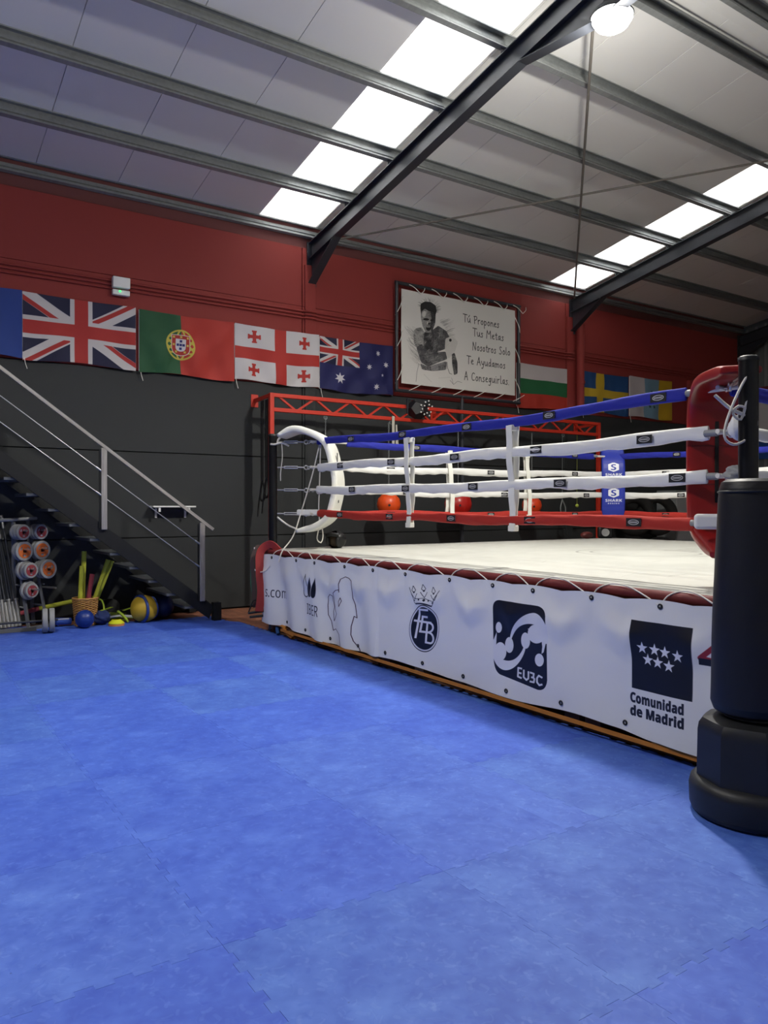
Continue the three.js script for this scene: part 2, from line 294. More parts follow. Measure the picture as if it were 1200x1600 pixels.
const flagDraw = {
  blue: c => { c.fillStyle = '#1b3f93'; c.fillRect(0, 0, FW, FH); },
  uk: c => unionJack(c, FW, FH),
  pt: c => {
    c.fillStyle = '#1d5a35'; c.fillRect(0, 0, FW, FH); c.fillStyle = '#bf3429'; c.fillRect(FW * 0.42, 0, FW, FH);
    c.translate(FW * 0.42, FH * 0.5); const y = '#cfc04a'; c.strokeStyle = y; c.lineWidth = 11;
    c.beginPath(); c.arc(0, 0, 92, 0, 7); c.stroke();
    for (const [rx, ry, t] of [[92, 30, 0.5], [92, 30, -0.5], [92, 34, 0], [30, 92, 0]]) { c.beginPath(); c.ellipse(0, 0, rx, ry, t, 0, 7); c.stroke(); }
    const shield = (w, h) => { c.beginPath(); c.moveTo(-w, -h); c.lineTo(w, -h); c.lineTo(w, h * 0.2); c.bezierCurveTo(w, h, w * 0.4, h * 1.05, 0, h * 1.08); c.bezierCurveTo(-w * 0.4, h * 1.05, -w, h, -w, h * 0.2); c.closePath(); c.fill(); };
    c.fillStyle = '#e8e4dc'; shield(62, 64); c.fillStyle = '#b73228'; shield(58, 60); c.fillStyle = '#e4e2e6'; shield(34, 38);
    c.fillStyle = '#2a2f7e'; for (const [a, b] of [[0, 0], [-19, 0], [19, 0], [0, -23], [0, 23]]) c.fillRect(a - 8, b - 8, 16, 15);
    c.fillStyle = '#d8c65a'; for (const [a, b] of [[-46, -48], [0, -50], [46, -48], [-46, 0], [46, 0], [-28, 44], [28, 44]]) c.fillRect(a - 7, b - 7, 14, 13);
  },
  ge: c => {
    c.fillStyle = '#dcd9dc'; c.fillRect(0, 0, FW, FH); c.fillStyle = '#bf3029'; c.fillRect(FW * 0.46, 0, 86, FH); c.fillRect(0, FH * 0.4, FW, 84);
    for (const x of [140, 520]) for (const y of [76, 308]) { c.fillRect(x - 12, y - 42, 24, 84); c.fillRect(x - 42, y - 12, 84, 24); for (const [a, b] of [[0, -38], [0, 38], [-38, 0], [38, 0]]) c.fillRect(x + a - (b ? 17 : 6), y + b - (a ? 17 : 6), b ? 34 : 12, a ? 34 : 12); }
  },
  au: c => {
    c.fillStyle = '#191c5e'; c.fillRect(0, 0, FW, FH); unionJack(c, FW * 0.53, FH * 0.5); c.fillStyle = '#dddbe2';
    star(c, FW * 0.27, FH * 0.74, 44, 7, 0.45); for (const [x, y, r] of [[0.79, 0.18, 24], [0.67, 0.46, 24], [0.9, 0.4, 26], [0.77, 0.85, 26]]) star(c, FW * x, FH * y, r, 7, 0.45); star(c, FW * 0.84, FH * 0.62, 14, 5);
  },
  bg: c => { c.fillStyle = '#cfc6c6'; c.fillRect(0, 0, FW, FH); c.fillStyle = '#1c6a3c'; c.fillRect(0, FH * 0.34, FW, FH); c.fillStyle = '#c03524'; c.fillRect(0, FH * 0.67, FW, FH); },
  se: c => { c.fillStyle = '#20508c'; c.fillRect(0, 0, FW, FH); c.fillStyle = '#d9b52c'; c.fillRect(FW * 0.3, 0, FW * 0.16, FH); c.fillRect(0, FH * 0.4, FW, FH * 0.21); },
  ca: c => { c.fillStyle = '#d0c7c8'; c.fillRect(0, 0, FW, FH); c.fillStyle = '#7fa5bd'; c.fillRect(FW * 0.34, 0, FW, FH); c.fillStyle = '#d4ab20'; c.fillRect(FW * 0.68, 0, FW, FH); c.fillStyle = '#22433a'; for (let i = 0; i < 7; i++) { const a = -Math.PI / 2 + i * Math.PI * 2 / 7; star(c, FW * 0.51 + Math.cos(a) * 66, FH * 0.52 + Math.sin(a) * 76, 22); } },
  crest: c => { c.fillStyle = '#c9c9c9'; c.fillRect(0, 0, FW, FH); c.fillStyle = '#1d4f9a'; c.fillRect(0, FH * 0.62, FW, FH); c.fillStyle = '#b03022'; c.beginPath(); c.ellipse(FW * 0.3, FH * 0.42, 70, 90, 0, 0, 7); c.fill(); c.strokeStyle = '#d8a93a'; c.lineWidth = 12; c.stroke(); c.fillStyle = '#d8a93a'; c.fillRect(FW * 0.3 - 8, FH * 0.25, 16, 130); c.fillRect(FW * 0.3 - 50, FH * 0.4, 100, 16); },
};
function flagGeo(w, h, ph, amp) {
  const g = new THREE.PlaneGeometry(w, h, 60, 36), p = g.attributes.position;
  for (let i = 0; i < p.count; i++) {
    const u = p.getX(i) / w + 0.5, v = p.getY(i) / h + 0.5;
    const f = Math.sin(u * 15 + v * 5 + ph + 2.5 * N1(u * 2 + ph, v * 1.2)) * 0.5 + Math.sin((u * 0.9 - v * 0.45) * 16 + ph * 2 + 3 * N2(u * 1.5, v + ph)) * 0.4;
    const pin = Math.min(1, Math.min(u, 1 - u) * 9 + 0.15) * (0.45 + 0.55 * (1 - v));
    p.setZ(i, 1.7 * amp * f * pin); p.setY(i, p.getY(i) - 0.018 * (1 - v) * Math.sin(u * 6.3 + ph) - 0.03 * v * Math.sin(u * Math.PI) * 0.5);
  }
  g.computeVertexNormals(); return g;
}
const FG = 'flags hung along the wall';
function flag(kind, label, x0, x1, y0, y1, ph, amp = 0.02) {
  const t = canvas(FW, FH, c => flagDraw[kind](c));
  const o = thing('flag', label, 'flag', [(x0 + x1) / 2, y0, ZB], 0, FG), h = y1 - y0;
  const m = part('cloth', flagGeo(x1 - x0, h, ph, amp), new THREE.MeshStandardMaterial({ map: t, color: '#dedede', roughness: 0.72, side: THREE.DoubleSide }), o); m.position.set(0, h / 2, 0.055);
  for (const s of [-1, 1]) { part('eyelet', new THREE.TorusGeometry(0.012, 0.004, 6, 12), M.chrome, o).position.set(s * ((x1 - x0) / 2 - 0.02), h - 0.03, 0.05); part('hoist_tape', rbox(0.022, h - 0.02, 0.006, 0.002), M.whiteCloth, o).position.set(s * ((x1 - x0) / 2 - 0.006), h / 2, 0.04); }
  part('tie_string', tube([V(-(x1 - x0) / 2 + 0.02, 0.02, 0.05), V(-(x1 - x0) / 2 + 0.03, -0.05, 0.055), V(-(x1 - x0) / 2 + 0.055, -0.13, 0.05)], 0.005, 8, 6), M.cord, o);
}
flag('blue', 'plain blue flag at the left edge of the picture', 0.15, 1.635, 3.56, 4.46, 0.4);
flag('uk', 'large British union flag beside plain blue one', 1.64, 3.13, 3.55, 4.45, 1.7, 0.012);
flag('pt', 'green and red Portuguese flag with yellow armillary crest', 3.18, 4.64, 3.53, 4.435, 2.6, 0.03);
flag('ge', 'white Georgian flag with one large and four small red crosses', 4.65, 6.14, 3.55, 4.43, 3.9, 0.028);
flag('au', 'dark blue Australian flag with white stars', 6.15, 7.62, 3.53, 4.415, 5.1, 0.024);
flag('bg', 'white green and red striped Bulgarian flag', 10.6, 12.02, 3.57, 4.45, 0.9, 0.01);
flag('se', 'blue Swedish flag with yellow cross', 12.47, 13.97, 3.6, 4.47, 2.2, 0.02);
flag('ca', 'white blue and yellow upright striped flag with small stars', 14.02, 15.53, 3.6, 4.51, 3.3, 0.02);
{ // crest flag on the far gable wall
  const t = canvas(FW, FH, c => flagDraw.crest(c)), o = thing('flag', 'flag with red and gold crest above blue band, right of the post', 'flag', [XR - 0.06, 2.8, -9.6], -Math.PI / 2, FG);
  part('cloth', flagGeo(2.6, 1.5, 1.1, 0.02).translate(0, 0.75, 0), new THREE.MeshStandardMaterial({ map: t, roughness: 0.6, side: THREE.DoubleSide }), o);
}

// ---------------------------------------------------------------- banner with the boxer drawing
const glyph = {
  T: [0.62, [[0, 1], [0.66, 0.96]], [[0.34, 0.98], [0.3, 0.5], [0.32, 0]]],
  u: [0.5, [[0, 0.56], [0.03, 0.15], [0.18, 0.01], [0.36, 0.2], [0.4, 0.56]], [[0.4, 0.56], [0.4, 0.12], [0.5, 0.02]]],
  'ú': [0.5, [[0, 0.56], [0.03, 0.15], [0.18, 0.01], [0.36, 0.2], [0.4, 0.56]], [[0.4, 0.56], [0.4, 0.12], [0.5, 0.02]], [[0.2, 0.72], [0.34, 0.95]]],
  P: [0.56, [[0.1, 0], [0.1, 0.95]], [[0, 0.9], [0.35, 1.02], [0.55, 0.8], [0.4, 0.52], [0.12, 0.44]]],
  r: [0.4, [[0.04, 0.56], [0.06, 0.02]], [[0.06, 0.36], [0.18, 0.54], [0.36, 0.54]]],
  o: [0.46, [[0.24, 0.56], [0.06, 0.45], [0.04, 0.15], [0.2, 0.01], [0.38, 0.15], [0.38, 0.42], [0.24, 0.56], [0.2, 0.5]]],
  p: [0.48, [[0.04, 0.56], [0.06, 0.1], [0.05, -0.4]], [[0.06, 0.42], [0.22, 0.58], [0.4, 0.42], [0.34, 0.1], [0.18, 0.02], [0.07, 0.12]]],
  n: [0.48, [[0.04, 0.56], [0.05, 0.02]], [[0.05, 0.36], [0.2, 0.56], [0.36, 0.48], [0.38, 0.15], [0.44, 0.02]]],
  e: [0.44, [[0.06, 0.28], [0.36, 0.36], [0.3, 0.55], [0.14, 0.54], [0.03, 0.3], [0.12, 0.04], [0.4, 0.08]]],
  s: [0.4, [[0.34, 0.5], [0.2, 0.57], [0.08, 0.46], [0.28, 0.26], [0.3, 0.08], [0.16, 0], [0.02, 0.08]]],
  M: [0.86, [[0.02, 0], [0.12, 1]], [[0.12, 1], [0.38, 0.35], [0.66, 1]], [[0.66, 1], [0.78, 0.02]]],
  t: [0.4, [[0.2, 0.86], [0.18, 0.15], [0.28, 0.01], [0.38, 0.06]], [[0.02, 0.6], [0.36, 0.62]]],
  a: [0.5, [[0.36, 0.5], [0.2, 0.57], [0.05, 0.35], [0.1, 0.04], [0.28, 0.1], [0.37, 0.5]], [[0.37, 0.56], [0.38, 0.1], [0.48, 0.02]]],
  N: [0.68, [[0.04, 0], [0.06, 1]], [[0.06, 1], [0.5, 0.04]], [[0.5, 0.04], [0.56, 1]]],
  S: [0.56, [[0.46, 0.88], [0.3, 1], [0.1, 0.86], [0.2, 0.58], [0.44, 0.36], [0.36, 0.06], [0.16, 0], [0.02, 0.12]]],
  l: [0.28, [[0.08, 0.98], [0.06, 0.15], [0.14, 0.02], [0.24, 0.08]]],
  A: [0.62, [[0, 0], [0.28, 1]], [[0.28, 1], [0.54, 0.02]], [[0.08, 0.36], [0.46, 0.4]]],
  y: [0.48, [[0.02, 0.56], [0.08, 0.2], [0.22, 0.14], [0.38, 0.3]], [[0.4, 0.56], [0.36, 0], [0.22, -0.36], [0.04, -0.3]]],
  d: [0.5, [[0.36, 0.46], [0.2, 0.57], [0.05, 0.35], [0.1, 0.04], [0.28, 0.08], [0.38, 0.3]], [[0.4, 1], [0.38, 0.12], [0.46, 0.02]]],
  m: [0.7, [[0.04, 0.56], [0.05, 0.02]], [[0.05, 0.36], [0.18, 0.56], [0.3, 0.44], [0.31, 0.04]], [[0.31, 0.36], [0.45, 0.56], [0.58, 0.44], [0.6, 0.04]]],
  C: [0.6, [[0.52, 0.84], [0.34, 1], [0.1, 0.78], [0.04, 0.35], [0.2, 0.02], [0.5, 0.12]]],
  g: [0.48, [[0.36, 0.48], [0.2, 0.57], [0.05, 0.35], [0.12, 0.06], [0.28, 0.12], [0.37, 0.5]], [[0.38, 0.56], [0.36, -0.1], [0.2, -0.38], [0.02, -0.28]]],
  i: [0.24, [[0.08, 0.56], [0.08, 0.12], [0.16, 0.02]], [[0.08, 0.78], [0.09, 0.8]]],
  '.': [0.24, [[0.06, 0.02], [0.07, 0.03]]], ' ': [0.38],
};
function hand(c, text, x, y, size, width) {
  const total = [...text].reduce((a, ch) => a + glyph[ch][0] + 0.1, 0), k = width / (total * size);
  c.lineJoin = c.lineCap = 'round'; let at = x;
  for (const ch of text) {
    const [w, ...st] = glyph[ch];
    for (const s of st) { c.beginPath(); s.forEach((p, i) => { const X = at + p[0] * size * k, Y = y - p[1] * size; if (!i) c.moveTo(X, Y); else if (i < s.length - 1) { const q = s[i + 1]; c.quadraticCurveTo(X, Y, at + (p[0] + q[0]) / 2 * size * k, y - (p[1] + q[1]) / 2 * size); } else c.lineTo(X, Y); }); c.stroke(); }
    at += (w + 0.1) * size * k;
  }
}
const boxerTex = canvas(1376, 840, (c, w, h) => {
  c.fillStyle = '#d9d7d2'; c.fillRect(0, 0, w, h);
  c.strokeStyle = '#2b2a2b'; c.lineWidth = 7.5;
  hand(c, 'Tú Propones', 712, 198, 74, 462); hand(c, 'Tus Metas', 828, 318, 76, 408); hand(c, 'Nosotros Solo', 826, 452, 76, 492); hand(c, 'Te Ayudamos', 756, 588, 76, 498); hand(c, 'A Conseguirlas.', 730, 742, 80, 580);
  // sketched shouting athlete: masses first, then pencil hatching
  c.transform(0.966, -0.134, 0, 0.706, -164, -48);
  const trace = pts => { c.beginPath(); pts.forEach((p, i) => { const q = pts[(i + 1) % pts.length], o = pts[(i + pts.length - 1) % pts.length]; const t = 0.18; if (!i) c.moveTo(p[0] + (o[0] - p[0]) * t, p[1] + (o[1] - p[1]) * t); else c.lineTo(p[0] + (o[0] - p[0]) * t, p[1] + (o[1] - p[1]) * t); c.quadraticCurveTo(p[0], p[1], p[0] + (q[0] - p[0]) * t, p[1] + (q[1] - p[1]) * t); }); c.closePath(); };
  const mass = (pts, tone, dark, n, len = 34) => {
    trace(pts); c.fillStyle = tone; c.fill(); c.save(); trace(pts); c.clip();
    const xs = pts.map(p => p[0]), ys = pts.map(p => p[1]), x0 = Math.min(...xs), x1 = Math.max(...xs), y0 = Math.min(...ys), y1 = Math.max(...ys);
    for (let i = 0; i < n; i++) { const x = rr(x0, x1), y = rr(y0, y1), f = fbm(x / 70, y / 70, 3), a = 0.9 + (f - 0.5) * 7, L = rr(0.4, 1.2) * len; c.strokeStyle = f < dark ? `rgba(22,22,24,${rr(0.25, 0.8)})` : `rgba(214,212,206,${rr(0.15, 0.5)})`; c.lineWidth = rr(1, 3.6); c.beginPath(); c.moveTo(x, y); c.quadraticCurveTo(x + Math.cos(a) * L / 2 + 4, y + Math.sin(a) * L / 2, x + Math.cos(a + 0.5) * L, y + Math.sin(a + 0.5) * L); c.stroke(); }
    c.restore();
  };
  const line = (pts, w, al = 0.7) => { c.strokeStyle = `rgba(30,30,32,${al})`; c.lineWidth = w; c.beginPath(); pts.forEach((p, i) => i ? c.lineTo(p[0], p[1]) : c.moveTo(p[0], p[1])); c.stroke(); };
  for (let i = 0; i < 150; i++) { const t = rnd(), x = rr(200, 320) + t * 60, y = 560 + t * 420; line([[x, y], [x + rr(30, 70), y + rr(30, 90)], [x + rr(80, 150), y + rr(80, 150)]], rr(0.8, 2), rr(0.2, 0.55)); }
  for (let i = 0; i < 130; i++) { const a = rr(-1.5, 0.5), r = rr(150, 190), x = 610 + Math.cos(a) * r * 0.6, y = 740 + Math.sin(a) * r * 1.3, L = rr(20, 110); line([[x, y], [x + L * 0.6, y - L * 0.3 + rr(-8, 8)], [x + L, y - L * 0.42]], rr(0.8, 2), rr(0.2, 0.5)); }
  for (let i = 0; i < 90; i++) { const a = rr(-2.8, 0.4), x = 485 + Math.cos(a) * 95, y = 360 + Math.sin(a) * 105, L = rr(10, 60); line([[x, y], [x + Math.cos(a - 0.3) * L, y + Math.sin(a - 0.3) * L]], rr(1, 2.2), rr(0.3, 0.7)); }
  mass([[305, 640], [340, 600], [400, 590], [440, 660], [470, 780], [430, 900], [360, 880], [310, 780]], 'rgba(140,139,137,.85)', 0.48, 420);
  mass([[430, 650], [540, 620], [600, 570], [700, 640], [740, 720], [700, 870], [570, 920], [500, 1000], [440, 930], [420, 780]], 'rgba(80,80,82,.95)', 0.58, 1100);
  mass([[430, 660], [540, 640], [550, 740], [530, 900], [480, 950], [440, 850]], 'rgba(55,55,58,.8)', 0.6, 420);
  mass([[340, 850], [400, 800], [470, 900], [600, 915], [690, 910], [710, 1010], [600, 1050], [480, 1100], [400, 1040]], 'rgba(75,75,78,.9)', 0.55, 620, 46);
  mass([[390, 1050], [480, 1100], [700, 1035], [700, 1150], [540, 1160], [410, 1130]], 'rgba(100,100,102,.8)', 0.56, 420, 22);
  mass([[690, 740], [770, 705], [845, 790], [800, 930], [720, 1010], [680, 880]], 'rgba(200,198,193,.95)', 0.3, 60);
  mass([[765, 950], [800, 930], [835, 1060], [835, 1210], [790, 1225], [768, 1080]], 'rgba(60,60,62,.9)', 0.6, 260, 24);
  mass([[395, 375], [440, 330], [530, 340], [570, 420], [560, 540], [520, 660], [450, 660], [412, 580], [392, 470]], 'rgba(135,134,132,.95)', 0.42, 360, 24);
  mass([[505, 380], [570, 400], [565, 540], [520, 660], [500, 570], [520, 480]], 'rgba(50,50,53,.85)', 0.6, 200, 20);
  mass([[388, 350], [392, 290], [440, 258], [510, 262], [570, 310], [582, 380], [562, 450], [545, 395], [490, 385], [440, 350], [405, 385], [396, 430]], 'rgba(28,28,30,.95)', 0.75, 200, 26);
  c.fillStyle = '#1a1a1c'; for (const [x, y, a, b, t] of [[455, 488, 36, 15, 0.1], [525, 498, 22, 13, -0.1], [482, 604, 30, 32, 0.1], [488, 545, 13, 11, 0], [750, 762, 16, 20, 0]]) { c.beginPath(); c.ellipse(x, y, a, b, t, 0, 7); c.fill(); }
  c.fillStyle = '#c9c7c2'; c.fillRect(462, 580, 40, 10); c.beginPath(); c.ellipse(470, 535, 8, 18, 0.2, 0, 7); c.fill(); c.beginPath(); c.ellipse(430, 420, 22, 40, 0.2, 0, 7); c.fill();
  line([[705, 1050], [712, 1130], [735, 1200], [762, 1212]], 6); line([[340, 1280], [352, 1160], [372, 1060]], 5, 0.5); line([[740, 1290], [785, 1350], [835, 1310], [890, 1330]], 4, 0.6); line([[760, 1260], [780, 1340]], 4, 0.5); line([[430, 1190], [520, 1300]], 2, 0.4); line([[600, 1255], [740, 1250]], 2, 0.4);
});
{
  const o = thing('wall_banner', 'white boxer drawing banner with Spanish slogan, laced in black tube frame', 'banner', [9.12, 3.6, ZB]);
  const W = 2.93, H = 1.93, z = 0.12;
  for (const y of [0.03, H]) part('frame_tube', rod(V(-W / 2 - 0.03, y, z), V(W / 2 + 0.03, y, z), 0.032, 0.032, 14), M.steelBlack, o);
  for (const x of [-W / 2, W / 2]) part('frame_tube', rod(V(x, 0.03, z), V(x, H, z), 0.032, 0.032, 14), M.steelBlack, o);
  const g = new THREE.PlaneGeometry(2.73, 1.67, 40, 24), p = g.attributes.position; for (let i = 0; i < p.count; i++) p.setZ(i, 0.008 * Math.sin(p.getX(i) * 5) * Math.sin(p.getY(i) * 4 + 1)); g.computeVertexNormals();
  part('print_sheet', g, new THREE.MeshStandardMaterial({ map: boxerTex, roughness: 0.55, side: THREE.DoubleSide }), o).position.set(0, 1.0, z);
  const loop = (a, b) => part('lacing', tube([a, a.clone().lerp(b, 0.4).add(V(0, 0, 0.045)), b], 0.007, 10, 6), M.cord, o);
  for (let i = 0; i < 6; i++) { const x = -W / 2 + 0.2 + i * 0.5; loop(V(x, H + 0.02, z), V(x + 0.32, 1.8, z + 0.02)); loop(V(x + 0.32, 1.8, z + 0.02), V(x + 0.42, H + 0.01, z)); loop(V(x, 0.02, z), V(x + 0.36, 0.19, z + 0.02)); }
  for (const s of [-1, 1]) for (let i = 0; i < 3; i++) { loop(V(s * (W / 2 + 0.03), 0.15 + i * 0.6, z), V(s * 1.34, 0.5 + i * 0.6, z + 0.02)); }
  for (const s of [-1, 1]) part('wall_bracket', rod(V(s * 1.2, 0.6, 0), V(s * 1.2, 0.6, z - 0.02), 0.02), M.steelBlack, o);
}
// emergency light box
{
  const o = thing('emergency_light', 'white emergency light box with green lamp above the flags', 'light', [2.92, 4.56, ZB]);
  part('casing', rbox(0.24, 0.155, 0.09, 0.012, 0, 0.2, 0.07), M.white, o); part('base', rbox(0.24, 0.075, 0.07, 0.01, 0, 0.06, 0.06), M.white, o);
  part('indicator_lamp', new THREE.SphereGeometry(0.014, 10, 8).translate(-0.02, 0.075, 0.095), new THREE.MeshStandardMaterial({ color: '#30ff70', emissive: '#30ff60', emissiveIntensity: 2.5 }), o);
  part('wall_plate', box(0.18, 0.2, 0.03, 0, 0.13, 0.015), M.plasticBlack, o);
}
// little wall shelf
{
  const o = thing('wall_shelf', 'small white edged shelf on black wall behind stair rail', 'shelf', [3.65, 1.5, ZB]);
  part('board', rbox(0.64, 0.022, 0.2, 0.004, 0, 0.075, 0.11), M.white, o); for (const s of [-1, 1]) part('bracket', join([box(0.03, 0.16, 0.014, s * 0.22, -0.01, 0.012), box(0.03, 0.014, 0.16, s * 0.22, 0.058, 0.09), box(0.03, 0.06, 0.01, s * 0.22, 0.03, 0.19)]), M.white, o);
}

// ---------------------------------------------------------------- red training rig against the wall
{
  const o = thing('training_rig', 'red welded steel truss rig standing against the black wall', 'rig', [0, 0, 0]), x0 = 5.0, x1 = 12.33, z = -10.6, yt = 3.27, yb = 3.05, w = 0.06;
  part('top_chord', rbox(x1 - x0, w, w, 0.006, (x0 + x1) / 2, yt, z), M.redFrame, o); part('bottom_chord', rbox(x1 - x0, w, w, 0.006, (x0 + x1) / 2, yb, z), M.redFrame, o);
  const n = 22, d = (x1 - x0 - 0.2) / n; for (let i = 0; i < n; i++) { const a = x0 + 0.1 + i * d, b = a + d; part('web_member', bar(V(a, i % 2 ? yb : yt, z), V(b, i % 2 ? yt : yb, z), 0.03, 0.03), M.redFrame, o); }
  for (const x of [x0, x1]) { part('leg', rbox(w + 0.01, 3.3, w + 0.01, 0.006, x, 1.65, z), M.redFrame, o); part('foot_plate', box(0.2, 0.012, 0.2, x, 0.006, z), M.redFrame, o); }
  for (const x of [x0, 8.55, x1]) { part('wall_arm', bar(V(x, yt, z), V(x, yt - 0.02, ZB + 0.02), 0.05, 0.05), M.redFrame, o); part('wall_plate', box(0.12, 0.2, 0.012, x, yt - 0.02, ZB + 0.008), M.redFrame, o); }
  for (const x of [5.94, 7.2, 8.64, 9.9, 11.3]) part('hanging_eye', new THREE.TorusGeometry(0.03, 0.007, 6, 14).translate(x, yb - 0.06, z), M.zinc, o);
}
function chainGeo(x, y0, y1, z, r = 0.016) { const g = []; let k = 0; for (let y = y0; y > y1; y -= r * 2.6) { const t = new THREE.TorusGeometry(r, r * 0.28, 6, 12); t.scale(0.7, 1.2, 1); if (k++ % 2) t.rotateY(Math.PI / 2); t.translate(x, y - r, z); g.push(t); } return join(g); }
function hangBall(x, yc, r, m, label, drip) {
  const o = thing('punch_ball', label, 'punch ball', [x, yc - r, -10.6], 0, 'balls hung from the rig');
  part('ball', lathe([[0.001, 0], [r * 0.45, r * 0.1], [r * 0.78, r * 0.42], [r * 0.97, r * 0.85], [r, r * 1.15], [r * 0.9, r * 1.55], [r * 0.62, r * 1.85], [r * 0.25, r * 2.0], [0.03, r * 2.06]], 32), m, o);
  part('neck', rod(V(0, r * 2.0, 0), V(0, r * 2.0 + 0.08, 0), 0.025, 0.018), M.plasticBlack, o);
  part('chain', chainGeo(0, 2.98 - (yc - r), r * 2 + 0.08, 0), M.zinc, o);
  part('valve', rod(V(-r * 0.5, r, r * 0.82), V(-r * 0.52, r, r * 0.87), 0.02), M.plasticBlack, o);
}
hangBall(7.15, 1.6, 0.2, mat('#e2501c', 0.35), 'orange punch ball hung by chain from rig');
hangBall(8.64, 1.6, 0.245, mat('#b3201a', 0.3), 'large glossy red punch ball hung by chain from rig');
hangBall(10.45, 1.58, 0.19, mat('#e0441c', 0.35), 'orange red punch ball half hidden behind the strap');
single('load_strap', 'pale grey strap looped over the rig above orange ball', 'strap', join([rbox(0.05, 0.5, 0.012, 0.004, 7.2, 2.84, -10.54), rbox(0.03, 0.34, 0.01, 0.003, 7.27, 2.78, -10.55), rod(V(7.27, 2.95, -10.55), V(7.3, 2.6, -10.55), 0.014)]), mat('#b8b4a8', 0.7));
single('hook_chain', 'short hook chain on the rig above white corner pad', 'chain', join([chainGeo(5.94, 3.0, 2.75, -10.6, 0.012), rod(V(5.94, 2.75, -10.6), V(5.94, 2.45, -10.6), 0.006)]), M.zinc);
single('rig_pole', 'black upright tube behind the rig below boxer banner', 'pole', join([rod(V(9.02, 0.0, -10.95), V(9.02, 3.55, -10.95), 0.035), rod(V(9.02, 3.55, -10.95), V(9.02, 3.62, -10.95), 0.012)]), M.steelBlack);
{ // elastic straps with handles
  for (const [dx, L, nm] of [[-0.02, 1.25, 'left'], [0.06, 1.2, 'right']]) {
    const o = thing('suspension_strap', 'black hanging training strap with loop handle, ' + nm + ' one by rig leg', 'strap', [5.0, 0, -10.95 - (dx < 0 ? 0 : -0.16)], 0, 'straps beside the rig leg');
    part('webbing', rbox(0.03, L, 0.008, 0.002, 0, 3.22 - L / 2, 0), M.rubber, o); part('webbing', rbox(0.03, L, 0.008, 0.002, 0, 3.22 - L / 2, 0.06), M.rubber, o);
    const y = 3.22 - L; part('handle', tube([V(0, y, 0.03), V(0, y - 0.1, 0.1), V(0, y - 0.26, 0.1), V(0, y - 0.3, 0), V(0, y - 0.22, -0.04), V(0, y - 0.05, 0)], 0.018, 24, 8, true), M.rubber, o);
    part('strap_tail', tube([V(0, y - 0.05, 0), V(-0.02, y - 0.3, -0.05), V(-0.03, y - 0.55, -0.08)], 0.012, 10, 6), M.rubber, o);
  }
}
{ // effect light on the truss
  const o = thing('effect_light', 'black faceted effect light with white lens dots on red truss', 'stage light', [7.66, 3.06, -10.48]);
  const g = new THREE.DodecahedronGeometry(0.19, 0); g.scale(1, 0.95, 0.9); g.translate(0, 0.17, 0); part('body', g, M.plasticBlack, o);
  for (let i = 0; i < 13; i++) { const a = i * 2.4, r = 0.03 + 0.032 * Math.sqrt(i) * 1.0, dir = V(0.07 + Math.cos(a) * r, 0.17 + Math.sin(a) * r, 0.165); part('lens', new THREE.SphereGeometry(0.014, 8, 6), M.white, o).position.copy(dir); }
  part('yoke', join([box(0.02, 0.24, 0.03, -0.2, 0.2, -0.02), box(0.02, 0.24, 0.03, 0.2, 0.2, -0.02), box(0.42, 0.02, 0.03, 0, 0.33, -0.02)]), M.steelBlack, o); part('clamp', box(0.04, 0.1, 0.08, 0, 0.3, -0.1), M.redFrame, o);
}
single('tennis_ball', 'small yellow green ball hung behind far ropes', 'ball', join([new THREE.SphereGeometry(0.035, 16, 12).translate(11.7, 1.6, -10.6), rod(V(11.7, 1.63, -10.6), V(11.7, 3.02, -10.6), 0.003)]), mat('#a9b84a', 0.9));
{
  const o = thing('double_end_ball', 'grey elastic cord cradle hung beside yellow green ball', 'ball', [11.28, 1.3, -10.6]);
  part('cord', rod(V(0, 0.42, 0), V(0, 1.72, 0), 0.004), M.zinc, o); for (const s of [-1, 1]) part('cradle_cord', tube([V(0, 0.42, 0), V(s * 0.07, 0.25, 0.02), V(s * 0.04, 0.1, 0.02), V(0, 0.02, 0)], 0.012, 12, 6), M.zinc, o); part('ball', new THREE.SphereGeometry(0.05, 14, 10).translate(0, 0.16, 0), M.rubber, o);
}
// stacked tyres and cupboard beyond the ring
for (let i = 0; i < 2; i++) { const g = lathe([[0.28, -0.1], [0.36, -0.11], [0.44, -0.09], [0.46, 0], [0.44, 0.09], [0.36, 0.11], [0.28, 0.1], [0.26, 0], [0.28, -0.1]], 36); g.rotateX(Math.PI / 2); g.rotateY(-0.5); single('tyre', ['black car tyre leaning on wall behind blue corner pad', 'black car tyre standing nearer the grey cupboard'][i], 'tyre', g, M.rubber, [13.65 + i * 0.6, 0.47, -10.66 + i * 0.14], 'tyres behind the ring').rotation.x = -0.1; const t2 = single('tyre', ['upper black tyre on top of the leaning tyre', 'upper black tyre beside the grey cupboard'][i], 'tyre', g, M.rubber, [13.65 + i * 0.6, 1.4, -10.76 + i * 0.14], 'tyres behind the ring'); t2.rotation.x = -0.1; }
{
  const o = thing('metal_cupboard', 'plain grey metal cupboard behind the far ropes', 'cupboard', [15.5, 0, -10.9]);
  part('body', rbox(1.1, 1.95, 0.5, 0.01, 0, 0.975, 0), mat('#888c8d', 0.6), o); for (const s of [-1, 1]) { const d = part('door', rbox(0.53, 1.85, 0.02, 0.004, s * 0.27, 0.98, 0.262), mat('#93979a', 0.6), o); part('handle', rbox(0.02, 0.14, 0.03, 0.005, s * 0.05, 1.5, 0.285), M.chrome, d); }
}

